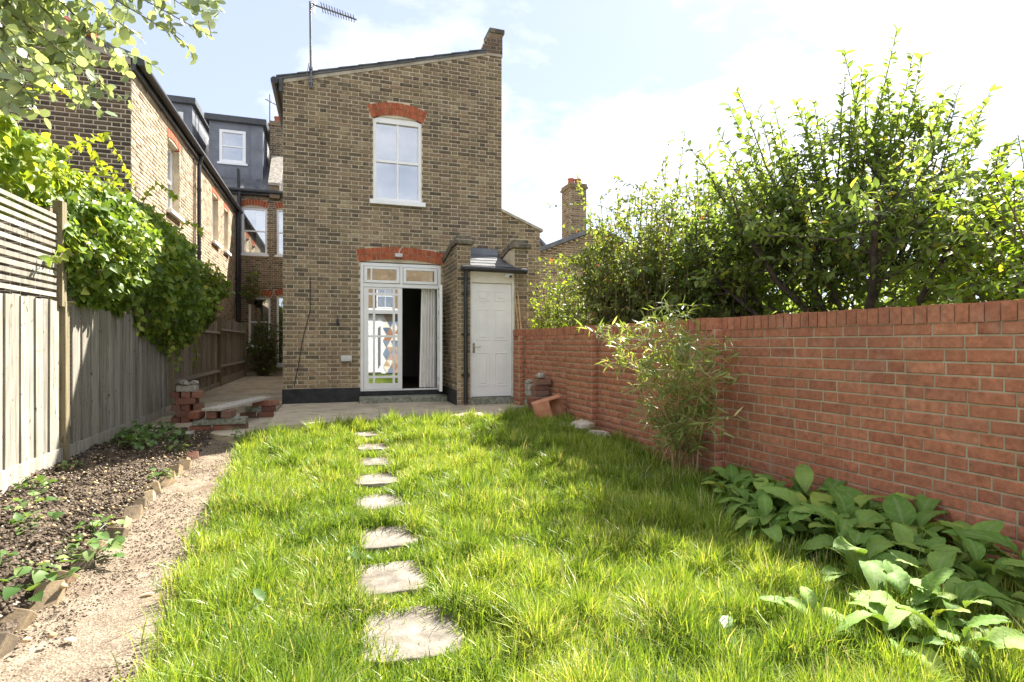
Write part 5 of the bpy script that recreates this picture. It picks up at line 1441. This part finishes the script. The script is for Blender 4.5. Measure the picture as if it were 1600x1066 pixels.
for i, (x, y, r_, n, s_, lab) in enumerate([(.12, 3.0, .09, 12, .06, "low broad weed in the grass just left of the near stepping stones"), (1.15, 6.6, .16, 40, .05, "dark low weed patch in the far sunlit grass"), (1.35, 2.85, .07, 8, .07, "pale leaved dock growing in the middle of the lawn"), (-.25, 2.55, .06, 7, .07, "single pale leaved weed at the left edge of the lawn"), (1.4, 1.75, .07, 9, .09, "pale leaved dock at the bottom of the lawn")]):
    weed(x, y, .03, r_, n, s_, 140 + i, lab, "ovate", h=.1, grp="weeds in the lawn")

# ================================================================== LOOSE BRICKS AND OTHER THINGS
lb = MB(); lb.box((-.1075, -.051, 0), (.1075, .051, .065), jit=.003)
loose_me = {}
for k_ in ("old_o", "stock_o", "lichen", "rubble"):
    q = MB(); q.box((-.1075, -.051, 0), (.1075, .051, .065), jit=.004); me = bpy.data.meshes.new("loose_brick"); me.from_pydata(q.v, [], q.f); me.materials.append(M[k_]); loose_me[k_] = me


def loose(x, y, z, rz_, mat, label, group, sc=(1, 1, 1), rx=0, ry=0, name="loose_brick"):
    o = bpy.data.objects.new(name, loose_me[mat])
    b = o.modifiers.new("b", 'BEVEL'); b.width = .006; b.segments = 2
    put(o, None, Matrix.Translation((x, y, z)) @ Matrix.Rotation(rz_, 4, 'Z') @ Matrix.Rotation(rx, 4, 'X') @ Matrix.Rotation(ry, 4, 'Y') @ Matrix.Diagonal((*sc, 1)))
    return tag(o, label, "brick", group)


# tilted edging bricks along the bed
ys_ = [2.62, 2.86, 3.1, 3.32, 3.56, 3.78, 4.0, 4.22, 4.42, 4.66, 4.88, 5.1, 5.3, 5.54, 5.78, 6.0, 6.26, 6.5]
for i, y in enumerate(ys_):
    loose(float(edge_x(y)) + rr.uniform(-.03, .03), y, -.03 + rr.uniform(-.015, .015), pi / 2 + rr.uniform(-.3, .3), "stock_o" if i < 17 else "old_o", "half-buried tilted brick edging the soil bed, %s from the camera" % ordinal(i), "bricks edging the soil bed", (.9, 1.05, 1.15), rr.uniform(-.25, .25), -.82 + rr.uniform(-.22, .22), "edging_brick")

# brick pile by the fence
g1 = "bricks stacked beside the fence"
PX, PY, PZ = -1.93, 9.0, .08
for cI in range(6):
    for k in range(2 if cI % 2 else 3):
        if cI % 2: x, y, a = PX, PY - .07 + k * .14, 0
        else: x, y, a = PX - .13 + k * .13, PY, pi / 2
        loose(x + rr.uniform(-.012, .012), y + rr.uniform(-.012, .012), PZ + cI * .088, a + rr.uniform(-.08, .08), "old_o" if cI < 5 else "rubble", "old brick in the %s of the stack by the fence, %s" % (["lowest course", "second course", "third course", "fourth course", "fifth course", "top course"][cI], (["nearer the camera", "farther from the camera"] if cI % 2 else ["nearest the fence", "in its middle", "nearest the plank"])[k]), g1, (1.15, 1.15, 1.32))
# plank bench on brick stacks
g2 = "bricks carrying the plank"
nx_, ny_ = -1.36, 8.02
for k, (dx, dy, c_, m__) in enumerate([(-.2, 0, 0, "old_o"), (.04, .02, 0, "old_o"), (-.24, .03, 2, "old_o"), (-.06, .02, 2, "old_o"), (.09, .03, 2, "old_o"), (.2, .05, 0, "old_o")]):
    loose(nx_ + dx * 1.1, ny_ + dy, .06 + c_ * .092, (.1 if c_ == 0 else 1.45) + rr.uniform(-.06, .06), m__, ["red brick at the bottom of the near plank support, %s along", "red brick at the top of the near plank support, %s along"][c_ // 2] % ordinal([0, 1, 0, 1, 2, 2][k]), g2, (1.1, 1.2, 1.4))
q = MB(); q.box((nx_ - .3, ny_ - .07, .153), (nx_ + .33, ny_ + .1, .243), jit=.014); tag(q.build("concrete_block", M["lichen"], bevel=.012), "mossy grey concrete block in the near plank support", "block")
for k, (dx, dy, c_, m__) in enumerate([(-.12, 0, 0, "old_o"), (.12, .02, 0, "old_o"), (-.05, 0, 1, "lichen"), (.15, .03, 1, "old_o"), (.05, 0, 2, "old_o"), (.2, .02, 2, "old_o")]):
    loose(-1.05 + dx, 9.2 + dy, .08 + c_ * .088, .1 + rr.uniform(-.15, .15), m__, "brick in the %s of the far plank support, %s along" % (["bottom course", "middle course", "top course"][c_], ["nearer the fence", "farther from the fence"][k % 2]), g2, (1.05, 1.1, 1.32))
q = MB()
pa, pb = Vector((nx_ - .08, ny_ - .12, .342)), Vector((-.98, 9.4, .345))
dr = (pb - pa).normalized(); sd = Vector((dr.y, -dr.x, 0)) * .115
q.prism([pa - sd, pa + sd, pb + sd, pb - sd], (0, 0, .035)); tag(q.build("plank", M["plank"], bevel=.004), "weathered grey plank resting on the two brick supports", "plank")
q = MB(); q.box((-1.72, 7.62, .06), (-1.62, 8.2, .1), jit=.01); tag(q.build("timber_offcut", M["plank"]), "short timber offcut lying beside the near plank support", "timber")

# rubble pile by the outhouse
g3 = "bricks in the pile by the outhouse"
n3 = 0
for (x, y, z, a, m__, lab) in [(2.62, 7.92, .216, .1, "lichen", "grey block lying at the left of the pile by the outhouse"),
                               (2.70, 7.62, .216, 1.4, "old_o", "lowest red brick of the small front stack"), (2.70, 7.62, .284, 1.45, "old_o", "middle red brick of the small front stack"), (2.70, 7.62, .352, 1.5, "old_o", "top red brick of the small front stack"),
                               (2.80, 7.98, .216, 1.5, "rubble", "pale brick at the bottom of the back stack"), (2.80, 7.98, .284, 1.4, "rubble", "pale second brick of the back stack"), (2.81, 7.98, .352, 1.6, "lichen", "mossy third brick of the back stack"), (2.80, 7.97, .42, 1.5, "rubble", "pale fourth brick of the back stack"), (2.8, 7.97, .488, 1.4, "rubble", "pale top brick of the back stack"),
                               (2.88, 7.78, .216, .1, "lichen", "mossy bottom brick of the middle stack"), (2.88, 7.78, .284, .0, "rubble", "pale brick low in the middle stack"), (2.86, 7.78, .352, .15, "lichen", "mossy brick halfway up the middle stack"), (2.88, 7.78, .42, .05, "old_o", "red brick above the mossy one in the middle stack"), (2.87, 7.79, .488, .1, "old_o", "upper red brick of the middle stack"), (2.9, 7.78, .556, .0, "old_o", "top red brick of the middle stack"), (2.93, 7.62, .216, .2, "lichen", "mossy brick at the foot of the wall in front of the middle stack"), (2.93, 7.62, .284, .1, "rubble", "pale brick resting on the mossy one by the wall"), (2.92, 7.63, .352, .3, "old_o", "red brick on the pale one by the wall")]:
    loose(x - .03 + rr.uniform(-.01, .01), y - .38 + rr.uniform(-.01, .01), z if z < .22 else .216 + (z - .216) * 1.18, a + rr.uniform(-.1, .1), m__, lab, g3, (1.05, 1.2, 1.18))


def rock(name, x, y, z, r_, mat, label, seed, cat="rock", group=None, flat=.7):
    rg = random.Random(seed); V = []; n, m = 9, 6; q = MB()
    for j in range(1, m):
        t = pi * j / m
        for i in range(n):
            a = 2 * pi * i / n; k = rg.uniform(.78, 1.15)
            V.append((x + r_ * k * math.sin(t) * math.cos(a), y + r_ * k * math.sin(t) * math.sin(a), z + r_ * flat * (1 + k * math.cos(t)) * .9))
    F = [(j * n + i, j * n + (i + 1) % n, (j + 1) * n + (i + 1) % n, (j + 1) * n + i) for j in range(m - 2) for i in range(n)] + [tuple(range(n)), tuple(range((m - 2) * n, (m - 1) * n))[::-1]]
    q._add(V, F); return tag(q.build(name, mat), label, cat, group)


rock("rubble_lump", 2.85, 7.4, .695, .075, M["rubble"], "broken mortar lump on top of the pile by the outhouse", 5, "rubble")
rock("rubble_lump", 2.74, 7.6, .615, .055, M["rubble"], "small mortar lump on the back stack of the pile", 6, "rubble")
rock("rubble_lump", -1.98, 8.98, 0.6, 0.07, M["rubble"], "mortar lump on the stack by the fence, the one nearest the fence", 40, "rubble", "rubble on the stack by the fence")
rock("rubble_lump", -1.86, 9.05, 0.6, 0.06, M["rubble"], "mortar lump on the stack by the fence, the one nearest the plank", 41, "rubble", "rubble on the stack by the fence")
rock("rubble_lump", -1.92, 8.9, 0.6, 0.05, M["rubble"], "mortar lump on the stack by the fence, the one nearest the camera", 42, "rubble", "rubble on the stack by the fence")
rock("rock", 2.84, 6.0, .12, .15, M["rock"], "pale angular rock at the foot of the red wall", 7)
rock("rock", 2.68, 6.2, .12, .1, M["lichen"], "greenish rock beside the pale angular rock", 8)
rock("rock", 2.9, 5.72, .1, .16, M["rock"], "flat pinkish rock against the wall near the pier", 9, flat=.4)
for i, (x, y) in enumerate([(2.45, 7.16), (2.56, 7.1), (2.36, 7.1), (2.62, 7.18)]): rock("rubble_lump", x, y, .07, .06, M["lichen"], "grey rubble lump below the patio edge, %s towards the planter" % ordinal(i), 20 + i, "rubble", "rubble below the patio edge", .6)
# terracotta trough tipped on its end
t = thing("terracotta_planter", "terracotta trough planter tipped up against the red wall", "planter", (2.8, 7.0, .08))
Mx = Matrix.Translation((2.78, 6.74, .09)) @ Matrix.Rotation(-.25, 4, 'Z') @ Matrix.Rotation(-.28, 4, 'Y')
w2, dp, ht = .19, .13, .4
for nm_, a, b in (("base", (-w2, -dp, 0), (-w2 + .02, dp, ht)), ("side_panel", (-w2 + .021, dp - .02, 0), (w2, dp, ht)), ("side_panel", (-w2 + .021, -dp, 0), (w2 * .1, -dp + .02, ht)), ("end_panel", (-w2 + .021, -dp + .021, ht - .02), (w2, dp - .021, ht)), ("end_panel", (-w2 + .021, -dp + .021, 0), (w2, dp - .021, .02)), ("rim", (w2 + .001, dp - .03, -.01), (w2 + .025, dp + .01, ht + .01))):
    q = MB(); q.box(a, b, Mx, 0); q.build(nm_, M["terracotta"], t, bevel=.004)
# dry fallen leaves
for i, (x, y, z, lab) in enumerate([(1.0, 2.9, .09, "pale dry leaf caught in the middle of the lawn"), (-.78, 3.0, .03, "pale dry leaf on the path nearest the camera"), (-.75, 3.75, .03, "white petal-like leaf on the gravel path"), (1.62, 1.55, .08, "large pale dry leaf at the bottom of the lawn"), (-1.0, 2.65, .03, "pale leaf beside the nearest edging brick"), (2.55, 4.2, .08, "brown dry leaf on the grass near the bamboo")]):
    rg = np.random.default_rng(i); a = rg.uniform(0, 6)
    o = leaves_obj("fallen_leaf", [(x, y, z)], [(math.cos(a), math.sin(a), .15)], [(0, .2, 1)], [.09 if z > .05 else .06], .5, "ovate", M["deadleaf"], np.array([rg.random()]), None, .3, .2)
    tag(o, lab, "leaf", "dry fallen leaves")
# soil clods and gravel stones scattered
def scatter(name, label, n, fx, size, mat, seed):
    rg = np.random.default_rng(seed); x, y, z = fx(rg, n); s_ = size * rg.uniform(.4, 1.3, n)
    T = np.array([(1, 0, 0), (-1, 0, 0), (0, 1, 0), (0, -1, 0), (0, 0, .8), (0, 0, -.6)], float)
    Ft = np.array([(0, 2, 4), (2, 1, 4), (1, 3, 4), (3, 0, 4), (2, 0, 5), (1, 2, 5), (3, 1, 5), (0, 3, 5)])
    a = rg.uniform(0, 6.28, n); J = rg.uniform(.6, 1.3, (n, 6, 1)); V = T[None] * J * s_[:, None, None]
    ca, sa = np.cos(a)[:, None], np.sin(a)[:, None]
    V = np.stack([V[..., 0] * ca - V[..., 1] * sa + x[:, None], V[..., 0] * sa + V[..., 1] * ca + y[:, None], V[..., 2] + z[:, None]], -1)
    F = (np.arange(n)[:, None, None] * 6 + Ft[None]).reshape(-1, 3)
    tag(put(bpy.data.objects.new(name, mesh_np(name, V.reshape(-1, 3), F, mat, np.repeat(rg.random(n), 6)))), label, name.replace("_", " "), kind="stuff")


def bedpts(rg, n):
    y = 1.8 + 6.2 * rg.random(n) ** 1.4; e = edge_x(y); x = -2.42 + (e + .0 + 2.42) * rg.random(n); return x, y, .055 + .075 * (vnoise(x, y, 4, 7) - .35) + .02 * rg.random(n)


def pathpts(rg, n):
    y = 1.8 + 5.6 * rg.random(n) ** 1.5; e = edge_x(y); x = e + (.72) * rg.random(n); return x, y, np.full(n, .016)


scatter("soil_clods", "loose dark clods on the soil bed", 7000, bedpts, .013, M["soil"], 1)
scatter("earth_lumps", "larger dry lumps of earth on the soil bed", 420, bedpts, .022, M["soil"], 4)
scatter("gravel", "fine pale grit scattered over the path", 9000, pathpts, .0065, M["gravel"], 2)
scatter("leaf_litter", "dry leaf scraps and sticks littering bed and path edge", 500, lambda rg, n: (lambda a: (a[0] + .25 * (rg.random(n) < .3), a[1], a[2]))(bedpts(rg, n)), .016, M["cane"], 6)
scatter("wood_chips", "pale chips and grit on the soil bed", 900, bedpts, .010, M["rock"], 3)
